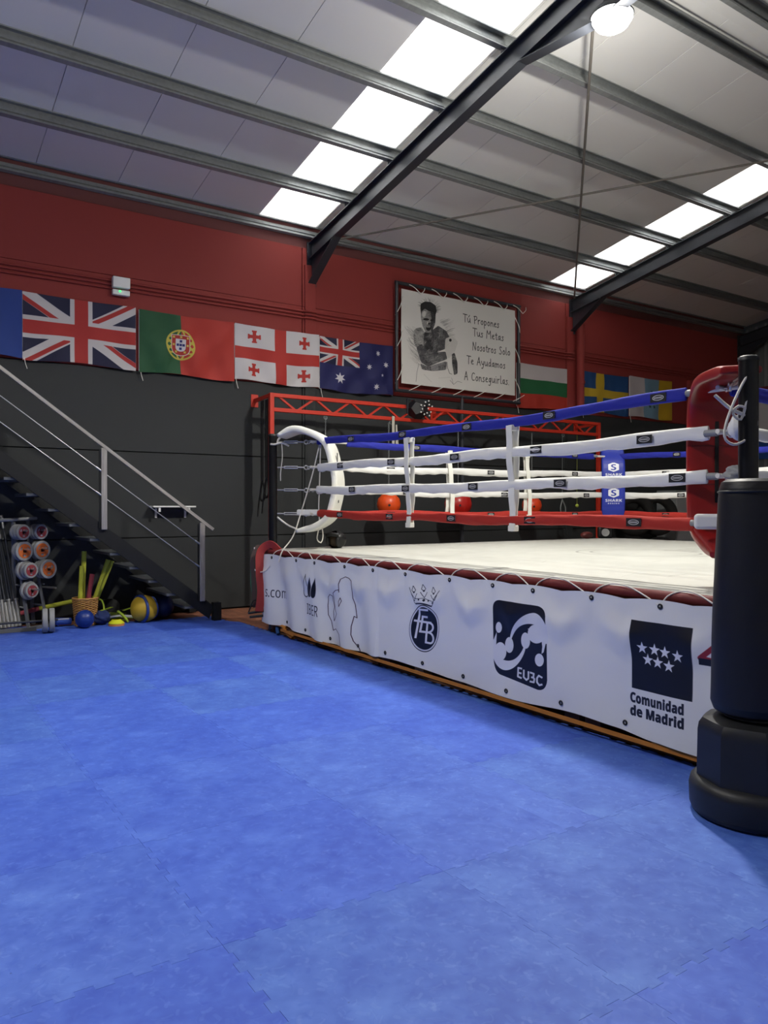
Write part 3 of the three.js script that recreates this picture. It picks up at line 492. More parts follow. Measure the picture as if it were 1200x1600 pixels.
// ---------------------------------------------------------------- steel staircase on the left
{
  const o = thing('staircase', 'black open steel staircase with brushed handrail climbing left along the wall', 'staircase', [0, 0, 0]);
  const sl = -0.772, yS = x => 2.247 + sl * (x - 1.233);           // top edge of the string
  const xa = -1.6, xb = 3.88, zN = -10.1, zW = -11.1;
  for (const z of [zN, zW]) {
    const sh = new THREE.Shape([[xa, yS(xa)], [xb, yS(xb)], [3.98, 0.24], [3.98, 0.0], [3.87, 0.0], [3.87, 0.13], [3.82, 0.03], [xa, yS(xa) - 0.215]].map(p => new THREE.Vector2(p[0], p[1])));
    const g = new THREE.ExtrudeGeometry(sh, { depth: 0.012, bevelEnabled: false }); g.translate(0, 0, z - 0.006); part('string', g, M.stair, o);
    part('string_flange', bar(V(xa, yS(xa), z - 0.02), V(xb, yS(xb), z - 0.02), 0.05, 0.01), M.stair, o); part('string_flange', bar(V(xa, yS(xa) - 0.21, z - 0.02), V(3.82, yS(3.82) - 0.21, z - 0.02), 0.05, 0.01), M.stair, o);
  }
  for (let k = 0; k < 20; k++) {
    const x = 3.62 - k * 0.246, y = 0.2 + k * 0.19; if (x < xa) break;
    const t = part('tread', rbox(0.26, 0.035, 0.94, 0.004), M.tread, o); t.position.set(x, y, (zN + zW) / 2);
    part('tread_lip', rbox(0.012, 0.05, 0.94, 0.003, 0.13, 0, 0), M.stair, t);
  }
  part('foot_post', rbox(0.11, 0.25, 0.1, 0.005, 3.93, 0.125, zN), M.stair, o); part('foot_post', rbox(0.11, 0.25, 0.1, 0.005, 3.93, 0.125, zW), M.stair, o);
  const yR = x => 3.221 - 0.745 * (x - 1.236);
  part('handrail', bar(V(-0.9, yR(-0.9), zN + 0.03), V(3.87, yR(3.87), zN + 0.03), 0.045, 0.04), M.steel, o);
  for (const x of [-0.17, 1.125, 2.42, 3.715]) { const h = yR(x) - 0.02 - (yS(x) - 0.05); const p = part('rail_post', rbox(0.07, h, 0.04, 0.004, x, yS(x) - 0.05 + h / 2, zN + 0.03), M.steel, o); part('cable_clamp', rbox(0.02, h * 0.97, 0.015, 0.003, x - 0.05, yS(x) - 0.05 + h / 2, zN + 0.02), M.stair, p); }
  for (const dy of [0.335, 0.647]) for (const [a, b] of [[-0.9, -0.17], [-0.17, 1.125], [1.125, 2.42], [2.42, 3.715]]) part('rail_cable', join([rod(V(a, yR(a) - dy, zN + 0.03), V(b, yR(b) - dy, zN + 0.03), 0.0065, 0.0065, 6), rod(V(b - 0.1, yR(b - 0.1) - dy, zN + 0.03), V(b - 0.02, yR(b - 0.02) - dy, zN + 0.03), 0.012)]), M.chrome, o);
}
// things stored under the stairs
const DISC = { grey: mat('#8d8f90', 0.5), greyDark: mat('#5b5d60', 0.5), orange: mat('#c9652a', 0.55), redPlate: mat('#8a3238', 0.55), cream: mat('#b9a877', 0.6) };
{
  const o = thing('plate_rack', 'grey steel weight plate rack under the stairs', 'rack', [1.62, 0, -10.72], 0.5);
  for (const s of [-1, 1]) for (const d of [0, 1]) part('upright', bar(V(s * 0.14 + 0.1 + d * 0.06, 0.0, 0.08 - d * 0.35), V(s * 0.11 - 0.02, 1.42, -0.1), 0.045, 0.03), DISC.greyDark, o);
  for (const y of [0.28, 0.56]) for (const s of [-1, 1]) part('rung', rod(V(s * 0.14 + 0.08, y, 0.04), V(s * 0.14 + 0.12, y, -0.24), 0.012), DISC.grey, o);
  part('top_bar', rod(V(-0.36, 1.4, -0.08), V(0.2, 1.42, -0.08), 0.022), DISC.grey, o); part('foot_bar', box(0.6, 0.04, 0.06, 0.05, 0.02, 0.1), DISC.greyDark, o);
  for (const y of [1.27, 1.03, 0.78, 0.52]) for (const s of [-1, 1]) part('peg', rod(V(s * 0.13 + (1.3 - y) * 0.12, y, -0.1 + (1.3 - y) * 0.13), V(s * 0.13 + (1.3 - y) * 0.12, y, 0.16 + (1.3 - y) * 0.13), 0.014), M.chrome, o);
}
function plateGeo(r, t) { const g = lathe([[0.025, -t / 2], [r * 0.72, -t / 2], [r * 0.78, -t * 0.62], [r * 0.96, -t * 0.62], [r, -t * 0.4], [r, t * 0.4], [r * 0.96, t * 0.62], [r * 0.78, t * 0.62], [r * 0.72, t / 2], [0.025, t / 2]], 28); g.rotateX(Math.PI / 2); return g; }
function faceGeo(r, t) { const s = new THREE.Shape(); s.absarc(0, 0, r * 0.72, 0, Math.PI * 2); for (const a of [0.5, 2.6, 4.71]) { const h = new THREE.Path(); h.absellipse(Math.cos(a) * r * 0.46, Math.sin(a) * r * 0.46, r * 0.2, r * 0.12, 0, Math.PI * 2, true, a + Math.PI / 2); s.holes.push(h); } const c = new THREE.Path(); c.absarc(0, 0, 0.027, 0, Math.PI * 2, true); s.holes.push(c); const g = new THREE.ExtrudeGeometry(s, { depth: 0.006, bevelEnabled: false, curveSegments: 16 }); g.translate(0, 0, t / 2); return g; }
function weightPlate(x, y, z, r, t, col, rim, label, turn = 0.5, grp = 'weight plates on the rack') {
  const o = thing('weight_plate', label, 'weight plate', [x, y, z], turn, grp);
  part('rim', plateGeo(r, t), rim, o); part('face', faceGeo(r, t), col, o); part('face', faceGeo(r, t).rotateY(Math.PI), col, o); return o;
}
{
  const rows = [[-1, 1.26, [0.1, 0.1, 0.1], 'redPlate', 'upper left peg'], [1, 1.26, [0.1, 0.1, 0.1], 'redPlate', 'upper right peg'], [-1, 1.02, [0.125, 0.125], 'orange', 'second peg on the left'], [1, 1.02, [0.125, 0.125], 'orange', 'second peg on the right'], [-1, 0.775, [0.125, 0.1, 0.1], 'redPlate', 'third peg on the left'], [1, 0.775, [0.125, 0.125, 0.125], 'orange', 'third peg on the right'], [-1, 0.515, [0.12, 0.095], 'redPlate', 'lowest peg on the left']];
  const c = Math.cos(0.5), s = Math.sin(0.5);
  for (const [side, y, rs, col, where] of rows) rs.forEach((r, i) => {
    const lx = side * 0.13 + (1.3 - y) * 0.12, lz = -0.03 + (1.3 - y) * 0.13 + i * 0.055;
    weightPlate(1.62 + lx * c + lz * s, y - 0.012, -10.72 - lx * s + lz * c, r, 0.036, DISC[col], DISC.grey, `${['inner', rs.length === 2 ? 'front' : 'middle', 'front'][i]} grey weight plate with ${col === 'orange' ? 'orange' : 'red'} face on ${where}`);
  });
}
for (let i = 0; i < 6; i++) {   // barbell bars leaning in a row
  const x = 1.3 + i * 0.047, o = thing('barbell_bar', ['first', 'second', 'third', 'fourth', 'fifth', 'sixth'][i] + ' leaning barbell bar counted from the left edge', 'bar', [x, 0.05, -10.6 - i * 0.02], 0, 'bars leaning under the stairs');
  const top = V(-0.12 - i * 0.012, 1.25 + (i % 2) * 0.16, -0.3), a = V(0, 0, 0), b = V(0, 0, 0).lerp(top, 0.23);
  part('sleeve', rod(a, b, 0.025, 0.025, 14), M.chrome, o); part('collar', rod(b, V(0, 0, 0).lerp(top, 0.245), 0.034, 0.034, 14), M.chrome, o); part('shaft', rod(b, V(0, 0, 0).lerp(top, 0.88), 0.014), M.steelBlack, o); part('top_sleeve', rod(V(0, 0, 0).lerp(top, 0.88), top, 0.02), M.chrome, o);
}
single('bar_tray', 'low grey steel tray holding the leaning bars', 'tray', join([box(0.62, 0.05, 0.02, 1.38, 0.025, -10.5), box(0.62, 0.012, 0.3, 1.38, 0.01, -10.62)]), DISC.greyDark);
{
  const o = thing('barbell', 'black barbell lying on floor, cream and grey plates on its end', 'barbell', [0, 0.155, -10.3]);
  part('shaft', rod(V(0.2, 0, -0.02), V(1.9, 0, 0.06), 0.014), M.steelBlack, o); part('end', rod(V(1.9, 0, 0.06), V(2.03, 0, 0.066), 0.012), M.chrome, o);
  for (const [x, m, k] of [[1.75, DISC.cream, 0], [1.83, DISC.grey, 1]]) { const w = weightPlate(x, 0.155, -10.3 + 0.052, 0.15, 0.05, m, DISC.grey, ['cream faced weight plate on the end of floor barbell', 'grey weight plate at outer end of floor barbell'][k], 1.42, 'plates on the floor barbell'); }
}
{ // wicker basket with foam noodles
  const bx = 2.31, bz = -10.62, o = thing('wicker_basket', 'round brown wicker basket holding foam noodles', 'basket', [bx, 0, bz]);
  const wick = mat('#b8894c', 0.75), R = y => 0.125 + 0.03 * y / 0.36, rows = [];
  for (let j = 0; j < 24; j++) { const y = 0.01 + j * 0.0148, pts = []; for (let i = 0; i < 40; i++) { const a = i / 40 * Math.PI * 2, r = R(y) + ((i >> 1) % 2 === j % 2 ? 0.006 : -0.006); pts.push(V(Math.cos(a) * r, y, Math.sin(a) * r)); } rows.push(tube(pts, 0.0075, 80, 5, true)); }
  const wv = part('weave', join(rows), wick, o); wv.userData.kind = 'stuff';
  for (let i = 0; i < 20; i++) { const a = i / 20 * Math.PI * 2; part('stake', rod(V(Math.cos(a) * 0.125, 0.0, Math.sin(a) * 0.125), V(Math.cos(a) * 0.154, 0.36, Math.sin(a) * 0.154), 0.005, 0.005, 6), wick, o); }
  part('rim', new THREE.TorusGeometry(0.158, 0.012, 8, 36).rotateX(Math.PI / 2).translate(0, 0.362, 0), wick, o); part('bottom', new THREE.CylinderGeometry(0.12, 0.12, 0.01, 24).translate(0, 0.008, 0), wick, o);
  const yel = mat('#b9bd3a', 0.85), crim = mat('#8a3540', 0.85);
  const nood = (a, b, m, label, r = 0.03) => { const d = b.clone().sub(a), L = d.length(), g = lathe([[r * 0.35, 0], [r, 0], [r, L], [r * 0.35, L], [r * 0.35, 0]], 18); g.applyQuaternion(new THREE.Quaternion().setFromUnitVectors(V(0, 1, 0), d.normalize())); single('foam_noodle', label, 'foam noodle', g, m, [a.x, a.y, a.z], 'foam noodles'); };
  nood(V(bx - 0.08, 0.03, bz), V(2.265, 0.79, bz + 0.02), yel, 'shorter yellow foam noodle at the left of the basket'); nood(V(bx - 0.03, 0.03, bz - 0.05), V(2.305, 0.98, bz - 0.04), yel, 'tallest upright yellow foam noodle in basket'); nood(V(bx - 0.02, 0.03, bz + 0.05), V(2.39, 0.68, bz + 0.04), crim, 'short crimson foam noodle in basket');
  nood(V(bx + 0.02, 0.03, bz - 0.01), V(2.6, 0.86, bz + 0.02), yel, 'slanting yellow foam noodle in front at basket right'); nood(V(bx + 0.04, 0.03, bz - 0.08), V(2.67, 0.84, bz - 0.06), yel, 'slanting yellow foam noodle behind at basket right');
  nood(V(1.5, 0.16, -10.95), V(1.8, 0.22, -10.98), crim, 'crimson foam noodle lying behind the plate rack'); nood(V(1.8, 0.22, -10.98), V(2.3, 0.3, -10.98), yel, 'yellow foam noodle lying behind the basket');
  nood(V(1.95, 0.075, -10.66), V(2.14, 0.06, -10.7), mat('#26479a', 0.7), 'short blue roll lying left of the basket', 0.045);
}
single('medicine_ball', 'shiny blue ball in front of the wicker basket', 'ball', new THREE.SphereGeometry(0.118, 36, 24), mat('#14317e', 0.4), [2.25, 0.118, -10.38]);
single('medicine_ball', 'dark blue leather ball behind the yellow one', 'ball', new THREE.SphereGeometry(0.17, 32, 20), mat('#12244f', 0.5), [3.36, 0.17, -10.72]);
{
  const o = thing('medicine_ball', 'large worn yellow leather ball with blue bands', 'ball', [3.05, 0, -10.5], 0.3), r = 0.185, g = new THREE.SphereGeometry(r, 40, 28), p = g.attributes.position;
  for (let i = 0; i < p.count; i++) { const a = Math.atan2(p.getZ(i), p.getX(i)), k = 1 + 0.035 * Math.sin(a * 3 + p.getY(i) * 14) + 0.02 * (fbm(p.getX(i) * 20 + 9, p.getY(i) * 20 + 9, 2) - 0.5); p.setXYZ(i, p.getX(i) * k, p.getY(i) * 0.97 * k, p.getZ(i) * k); }
  g.translate(0, r * 0.98, 0); g.computeVertexNormals(); part('cover', g, mat('#b99a2c', 0.6), o);
  for (const [t, q] of [[-0.35, 0.98], [0.75, 0.85]]) { const b = new THREE.CylinderGeometry(1, 1, 0.03, 40, 1, true); const pts = []; for (let i = 0; i < 36; i++) { const a = i / 36 * Math.PI * 2; pts.push(V(Math.sin(t) * r * 0.9, r * 0.98 + Math.cos(a) * r * 1.01 * Math.cos(t), Math.sin(a) * r * 1.02 * Math.cos(t))); } const bb = tube(pts, 0.022, 72, 6, true); part('band', bb, mat('#1d3a80', 0.6), o); }
}
{
  const cone = (y, m, label) => single('marker_cone', label, 'cone', lathe([[0.1, 0], [0.105, 0.004], [0.098, 0.012], [0.05, 0.055], [0.045, 0.055], [0.09, 0.012], [0.1, 0]], 32), m, [2.65, y, -10.38], 'stacked marker cones');
  cone(0, mat('#d08a50', 0.6), 'bottom orange disc cone of the small stack'); cone(0.014, mat('#d08a50', 0.6), 'middle orange disc cone of the small stack'); cone(0.028, mat('#cfd31f', 0.6), 'top neon yellow disc cone of the small stack');
}
{
  const o = thing('agility_ladder', 'heap of neon and black agility ladder strips between basket and balls', 'agility ladder', [2.72, 0.0, -10.75]);
  const lime = mat('#9db52f', 0.7);
  for (let i = 0; i < 9; i++) { const a = -0.35 + i * 0.1, b = part('rung', rbox(0.32, 0.006, 0.04, 0.002), i % 3 ? lime : M.rubber, o); b.position.set(-0.12 + (i % 4) * 0.11, 0.015 + i * 0.022, -0.05 + (i % 3) * 0.06); b.rotation.set(0.15 * Math.sin(i), a * 2, 0.1 * Math.cos(i * 2)); }
  part('side_strap', tube([V(-0.3, 0.3, 0), V(-0.2, 0.32, 0.1), V(-0.18, 0.18, 0.16), V(-0.24, 0.1, 0.14)], 0.012, 20, 6), lime, o); part('side_strap', tube([V(0, 0.16, 0.16), V(0.06, 0.1, 0.22), V(0.12, 0.015, 0.24)], 0.02, 10, 4), lime, o);
  part('side_strap', tube([V(-0.3, 0.05, 0.1), V(0, 0.08, 0.05), V(0.25, 0.06, 0.12)], 0.02, 14, 4), M.white, o);
}
single('kit_bag', 'black sports bag among the clutter behind the basket', 'bag', (() => { const g = rbox(0.5, 0.28, 0.26, 0.1, 0, 0.14, 0, 4); return g; })(), M.rubber, [2.6, 0, -11.02]);
single('training_bib', 'crumpled dark blue training bib beside the basket', 'bib', (() => { const g = new THREE.SphereGeometry(0.11, 24, 16), p = g.attributes.position; for (let i = 0; i < p.count; i++) { const k = 1 + 0.5 * (fbm(p.getX(i) * 30 + 40, p.getY(i) * 30 + p.getZ(i) * 20 + 40, 3) - 0.5); p.setXYZ(i, p.getX(i) * k, Math.max(-0.1, p.getY(i) * k * 0.8), p.getZ(i) * k); } g.computeVertexNormals(); return g; })(), mat('#1b2c5e', 0.85), [2.5, 0.1, -10.55]);

// ---------------------------------------------------------------- boxing ring
const RX0 = 4.14, RX1 = 10.64, RZ0 = -8.92, RZ1 = -2.42, RT = 1.04;
const canvasTex = canvas(1024, 1024, (c, w) => {
  const im = c.createImageData(w, w);
  for (let j = 0; j < w; j++) for (let i = 0; i < w; i++) { const n = 1 + 0.1 * (fbm(i / w * 8, j / w * 8, 5) - 0.5) + 0.03 * (N2(i / w * 64, j / w * 64) - 0.5), k = (j * w + i) * 4; im.data[k] = 196 * n; im.data[k + 1] = 197 * n; im.data[k + 2] = 189 * n; im.data[k + 3] = 255; }
  c.putImageData(im, 0, 0);
  for (let i = 0; i < 160; i++) { c.strokeStyle = `rgba(90,88,84,${rr(0.05, 0.3)})`; c.lineWidth = rr(0.6, 2.2); const x = rnd() * w, y = rnd() * w, a = rr(-0.6, 0.6), L = rr(10, 60); c.beginPath(); c.moveTo(x, y); c.lineTo(x + Math.cos(a) * L, y + Math.sin(a) * L); c.stroke(); }
  c.strokeStyle = 'rgba(120,118,112,.45)'; c.lineWidth = 5;   // worn ring print: a circle and bars, past reading
  for (const [x, y, r] of [[512, 512, 120], [512, 512, 95]]) { c.beginPath(); c.arc(x, y, r, 0, 7); c.stroke(); }
  for (let i = 0; i < 9; i++) c.strokeRect(610 + i * 34, 480 + (i % 2) * 6, 20, 60);
});
{
  const o = thing('boxing_ring', 'raised white canvas boxing ring platform on wooden pallets', 'boxing ring', [0, 0, 0]);
  const w = RX1 - RX0, d = RZ1 - RZ0, cx = (RX0 + RX1) / 2, cz = (RZ0 + RZ1) / 2;
  part('deck', box(w - 0.04, 0.1, d - 0.04, cx, 0.96, cz), M.woodDark, o);
  const cg = new THREE.PlaneGeometry(w, d, 80, 80); cg.rotateX(-Math.PI / 2); const p = cg.attributes.position;
  for (let i = 0; i < p.count; i++) { const x = p.getX(i), z = p.getZ(i), e = Math.min(w / 2 - Math.abs(x), d / 2 - Math.abs(z)); p.setY(i, 0.012 * (fbm(x * 1.5 + 20, z * 1.5 + 20, 3) - 0.5) * Math.min(1, e * 4) - 0.014 * Math.max(0, 1 - e * 12)); }
  cg.computeVertexNormals(); cg.translate(cx, RT, cz); part('canvas', cg, new THREE.MeshStandardMaterial({ map: canvasTex, roughness: 0.75, side: THREE.DoubleSide }), o);
  part('canvas_underlay', box(w - 0.02, 0.012, d - 0.02, cx, 1.017, cz), M.whiteCloth, o);
  for (const [a, b] of [[V(RX0, 1.0, RZ0), V(RX0, 1.0, RZ1)], [V(RX0, 1.0, RZ0), V(RX1, 1.0, RZ0)], [V(RX1, 1.0, RZ0), V(RX1, 1.0, RZ1)], [V(RX0, 1.0, RZ1), V(RX1, 1.0, RZ1)]]) part('edge_roll', rod(a, b, 0.036, 0.036, 14), M.darkRed, o);
  // pallet timber along each visible side
  for (let z = RZ0 + 0.02; z < RZ1 - 0.1; z += 1.3) { const L = Math.min(1.26, RZ1 - z - 0.02); part('bottom_board', rbox(0.1, 0.02, L, 0.003, RX0 + 0.06, 0.01, z + L / 2), M.woodDark, o); part('top_board', rbox(0.1, 0.022, L + 0.02, 0.003, RX0 + 0.06, 0.098, z + L / 2), M.woodDark, o); for (const f of [0.06, 0.5, 0.94]) part('pallet_block', rbox(0.1, 0.067, 0.14, 0.004, RX0 + 0.07, 0.0535, z + L * f), f === 0.5 ? M.wood : M.woodDark, o); }
  for (let x = RX0 + 0.15; x < RX1 - 0.1; x += 1.3) { const L = Math.min(1.26, RX1 - x - 0.02); part('bottom_board', rbox(L, 0.02, 0.1, 0.003, x + L / 2, 0.01, RZ1 - 0.06), M.woodDark, o); for (const f of [0.06, 0.5, 0.94]) part('pallet_block', rbox(0.14, 0.067, 0.1, 0.004, x + L * f, 0.0535, RZ1 - 0.07), M.woodDark, o); }
  part('inner_frame', box(w - 0.5, 0.8, d - 0.5, cx, 0.51, cz), mat('#151412', 0.9), o);
  for (let z = RZ0 + 0.1; z < RZ1; z += 0.8) part('upright', box(0.08, 0.8, 0.08, RX0 + 0.1, 0.51, z), M.woodDark, o);
  part('side_cover', box(w, 0.9, 0.02, cx, 0.51, RZ1 - 0.01), M.whiteCloth, o);
}
single('ratchet_strap', 'long orange strap pulled tight along the foot of the apron', 'strap', join([bar(V(RX0 - 0.095, 0.092, -8.32), V(RX0 - 0.08, 0.062, RZ1 - 0.02), 0.004, 0.03), tube([V(RX0 - 0.03, 0.11, -8.35), V(RX0 - 0.05, 0.07, -8.28), V(RX0 - 0.04, 0.02, -8.1)], 0.028, 10, 4), tube([V(RX0 - 0.02, 0.11, -8.8), V(RX0 - 0.03, 0.12, -8.5), V(RX0 - 0.03, 0.11, -8.3)], 0.02, 10, 4)]), mat('#b8762c', 0.8));
single('cloth_knot', 'small blue knotted cloth end at the far ring corner', 'cloth', tube([V(RX0 - 0.03, 0.09, -8.55), V(RX0 - 0.05, 0.05, -8.5), V(RX0 - 0.06, 0.02, -8.45)], 0.024, 8, 5), mat('#24508f', 0.8));

// printed apron of the ring
const AZ0 = -8.9, AZ1 = -2.43, AY1 = 0.985, AY0 = 0.07, AL = AZ1 - AZ0, AH = AY1 - AY0;
const apronTex = canvas(2048, 1024, (c, W, H) => {
  c.fillStyle = '#e9e9e5'; c.fillRect(0, 0, W, H);
  const sx = W / AL, sy = H / AH;                        // pixels per metre along and up the cloth
  const at = (z, y, f) => { c.save(); c.setTransform(sx, 0, 0, sy, (z - AZ0) * sx, (AY1 - y) * sy); f(); c.restore(); };   // draws in metres
  const ink = '#0e1120'; c.fillStyle = ink; c.strokeStyle = ink; c.lineJoin = c.lineCap = 'round';
  const text = (s, z, y, size, font, stretch = 1) => at(z, y, () => { c.fillStyle = ink; c.strokeStyle = ink; c.scale(size / 100 * stretch, size / 100); c.font = font.replace('$', '100px'); c.textAlign = 'left'; c.textBaseline = 'alphabetic'; c.fillText(s, 0, 0); if (font.startsWith('bold')) { c.lineWidth = 6; c.strokeText(s, 0, 0); } });
  text('s.com', -8.72, 0.46, 0.17, '$ sans-serif', 0.95);
  // flame drops and letters
  at(-7.78, 0.535, () => { for (let i = 0; i < 3; i++) { c.save(); c.translate(0.05 + i * 0.105, 0); c.beginPath(); c.moveTo(0.05, -0.27); c.bezierCurveTo(0.03, -0.2, -0.055, -0.14, -0.055, -0.06); c.bezierCurveTo(-0.055, 0.005, 0.06, 0.005, 0.07, -0.06); c.bezierCurveTo(0.08, -0.13, 0.06, -0.2, 0.05, -0.27); c.closePath(); if (i) c.fill(); c.lineWidth = 0.012; c.strokeStyle = i ? '#e3e4e6' : ink; c.stroke(); c.restore(); } });
  text('IBER', -7.72, 0.355, 0.165, '$ sans-serif', 0.95);
  // outline boxer
  at(-7.3, 0.97, () => {
    c.transform(0.00323, -0.218 * 0.0017 * 1.0, 0, 0.0017, 0, 0); c.translate(-455, -150); c.strokeStyle = '#3a1a22'; c.lineWidth = 4;
    const L = pts => { c.beginPath(); pts.forEach((p, i) => i ? c.lineTo(p[0], p[1]) : c.moveTo(p[0], p[1])); c.stroke(); };
    L([[565, 350], [566, 300], [575, 270], [598, 258], [620, 268], [634, 285], [638, 330], [637, 390], [650, 430], [655, 470], [660, 510], [645, 500], [634, 560], [633, 610], [645, 650], [670, 690], [678, 720], [672, 775]]);
    L([[565, 350], [563, 335], [545, 338], [523, 355], [522, 410], [530, 460], [540, 485], [515, 530], [512, 470], [522, 440], [512, 400], [514, 372], [495, 362], [478, 378], [474, 430], [478, 490], [495, 530], [507, 590], [525, 580], [558, 615], [562, 670], [558, 705], [535, 745]]); L([[560, 410], [572, 385], [580, 405], [562, 440], [560, 410]]);
  });
  // oval crest with crown, letters F E B
  at(-5.469, 0.49, () => {
    c.transform(8.34e-4, -0.222 * 5.2e-4, 0, 5.2e-4, 0, 0); c.translate(-545, -925);
    const egg = (k, f, st) => { c.beginPath(); c.ellipse(545, 940, 255 * k, 408 * k, 0, 0, 7); if (f) { c.fillStyle = f; c.fill(); } if (st) { c.strokeStyle = st; c.lineWidth = 22; c.stroke(); } };
    egg(1, ink); egg(0.93, null, '#dfe0e6'); c.strokeStyle = '#dfe0e6'; c.lineCap = 'butt'; c.lineJoin = 'miter'; c.lineWidth = 36;
    const L = pts => { c.beginPath(); pts.forEach((p, i) => i ? c.lineTo(p[0], p[1]) : c.moveTo(p[0], p[1])); c.stroke(); };
    L([[640, 630], [470, 610], [440, 800], [395, 1105]]); L([[365, 795], [540, 830], [660, 850]]); L([[610, 750], [510, 735], [470, 990], [600, 1010]]);
    c.lineWidth = 34; c.beginPath(); c.moveTo(590, 840); c.lineTo(565, 1180); c.lineTo(640, 1195); c.bezierCurveTo(720, 1190, 715, 1020, 600, 1010); c.bezierCurveTo(720, 1000, 720, 850, 600, 842); c.stroke();
    c.strokeStyle = ink; c.lineWidth = 9; c.lineJoin = 'round';
    L([[290, 210], [375, 420], [385, 480], [420, 520]]); L([[830, 310], [760, 430], [735, 520], [700, 580]]); L([[395, 420], [560, 420], [740, 490]]); c.beginPath(); c.moveTo(395, 495); c.quadraticCurveTo(570, 480, 715, 560); c.lineTo(690, 575); c.quadraticCurveTo(560, 510, 420, 520); c.closePath(); c.fillStyle = ink; c.fill();
    for (const [x, y] of [[375, 190], [535, 180], [725, 240]]) { L([[x - 15, y], [x - 30, y + 80], [x + 15, y + 120], [x + 40, y + 80], [x - 15, y]]); L([[x - 40, y + 130], [x, y + 190], [x + 40, y + 230], [x + 70, y + 140]]); c.beginPath(); c.arc(x + 12, y + 115, 16, 0, 7); c.fill(); }
    for (const [x, y, r] of [[395, 445, 12], [480, 440, 14], [568, 455, 22], [652, 470, 14], [726, 510, 12]]) { c.beginPath(); c.arc(x, y, r, 0, 7); c.fill(); }
  });
  // rounded square emblem with the two boxers, letters E U B C
  at(-4.54, 0.842, () => {
    c.transform(0.59 / 760, -0.16 * 0.585 / 1040, 0, 0.585 / 1040, 0, 0); c.translate(-155, -215 + 25); c.fillStyle = ink;
    const slant = (x, y) => [x, y]; c.beginPath(); c.moveTo(155, 330); c.quadraticCurveTo(150, 210, 260, 212); c.lineTo(800, 300); c.quadraticCurveTo(905, 330, 915, 450); c.lineTo(918, 1260); c.quadraticCurveTo(900, 1410, 790, 1398); c.lineTo(270, 1245); c.quadraticCurveTo(175, 1200, 172, 1010); c.closePath(); c.fill();
    const wht = '#e3e4e6'; c.fillStyle = wht; const P = s => { c.beginPath(); s(); c.closePath(); c.fill(); }; const E2 = (x, y, a, b) => { c.beginPath(); c.ellipse(x, y, a, b, 0, 0, 7); c.fill(); };
    P(() => { c.moveTo(922, 560); c.bezierCurveTo(880, 430, 800, 388, 745, 390); c.bezierCurveTo(600, 395, 440, 560, 408, 730); c.lineTo(434, 742); c.bezierCurveTo(490, 600, 590, 505, 770, 545); c.lineTo(900, 600); });
    P(() => { c.moveTo(165, 1010); c.bezierCurveTo(200, 1140, 290, 1182, 345, 1180); c.bezierCurveTo(480, 1175, 600, 1000, 628, 870); c.lineTo(600, 850); c.bezierCurveTo(550, 980, 440, 1090, 290, 1030); c.lineTo(165, 950); });
    E2(785, 665, 118, 125); P(() => { c.moveTo(668, 600); c.lineTo(930, 540); c.lineTo(930, 790); c.lineTo(905, 790); c.lineTo(880, 900); c.lineTo(850, 925); c.lineTo(862, 830); c.lineTo(850, 720); c.lineTo(760, 700); });
    E2(268, 925, 88, 128); P(() => { c.moveTo(160, 780); c.lineTo(178, 740); c.lineTo(214, 650); c.lineTo(205, 860); c.lineTo(340, 900); c.lineTo(330, 990); c.lineTo(165, 1010); });
    E2(243, 592, 46, 76); E2(820, 1005, 60, 84); E2(632, 760, 66, 108); E2(398, 830, 62, 108);
    c.strokeStyle = wht; c.lineWidth = 24; c.lineCap = 'butt'; const L = pts => { c.beginPath(); pts.forEach((p, i) => i ? c.lineTo(p[0], p[1]) : c.moveTo(p[0], p[1])); c.stroke(); };
    L([[580, 1140], [525, 1132], [520, 1250], [575, 1268]]); L([[522, 1195], [572, 1205]]); L([[605, 1150], [602, 1250], [640, 1285], [668, 1260], [670, 1165]]); L([[690, 1178], [742, 1192], [735, 1245], [705, 1240]]); L([[735, 1245], [750, 1260], [742, 1305], [684, 1298]]); L([[858, 1235], [810, 1210], [785, 1245], [785, 1300], [815, 1335], [856, 1320]]);
  });
  // black square with seven stars and its two lines of lettering
  at(-3.21, 0.84, () => { c.fillStyle = '#0b0d16'; c.fillRect(0, 0, 0.44, 0.44); c.fillStyle = '#e8e9ee'; for (const [x, y] of [[0.085, 0.17], [0.175, 0.17], [0.25, 0.175], [0.34, 0.185], [0.125, 0.24], [0.2, 0.245], [0.28, 0.255]]) star(c, x, y, 0.042, 5, 0.4); });
  text('Comunidad', -3.225, 0.31, 0.085, 'bold $ sans-serif', 0.86); text('de Madrid', -3.225, 0.225, 0.085, 'bold $ sans-serif', 0.98);
  at(-2.73, 0.84, () => { c.beginPath(); c.moveTo(0.2, 0); c.lineTo(0.01, 0.17); c.lineTo(0.25, 0.19); c.closePath(); c.lineWidth = 0.03; c.strokeStyle = '#9a2530'; c.stroke(); c.fillStyle = ink; c.fillRect(0.0, 0.17, 0.3, 0.04); });
});
const pins = [-8.6, -7.95, -7.5, -6.85, -6.3, -5.75, -5.1, -4.55, -4.1, -3.55, -3.0, -2.55];   // top eyelets
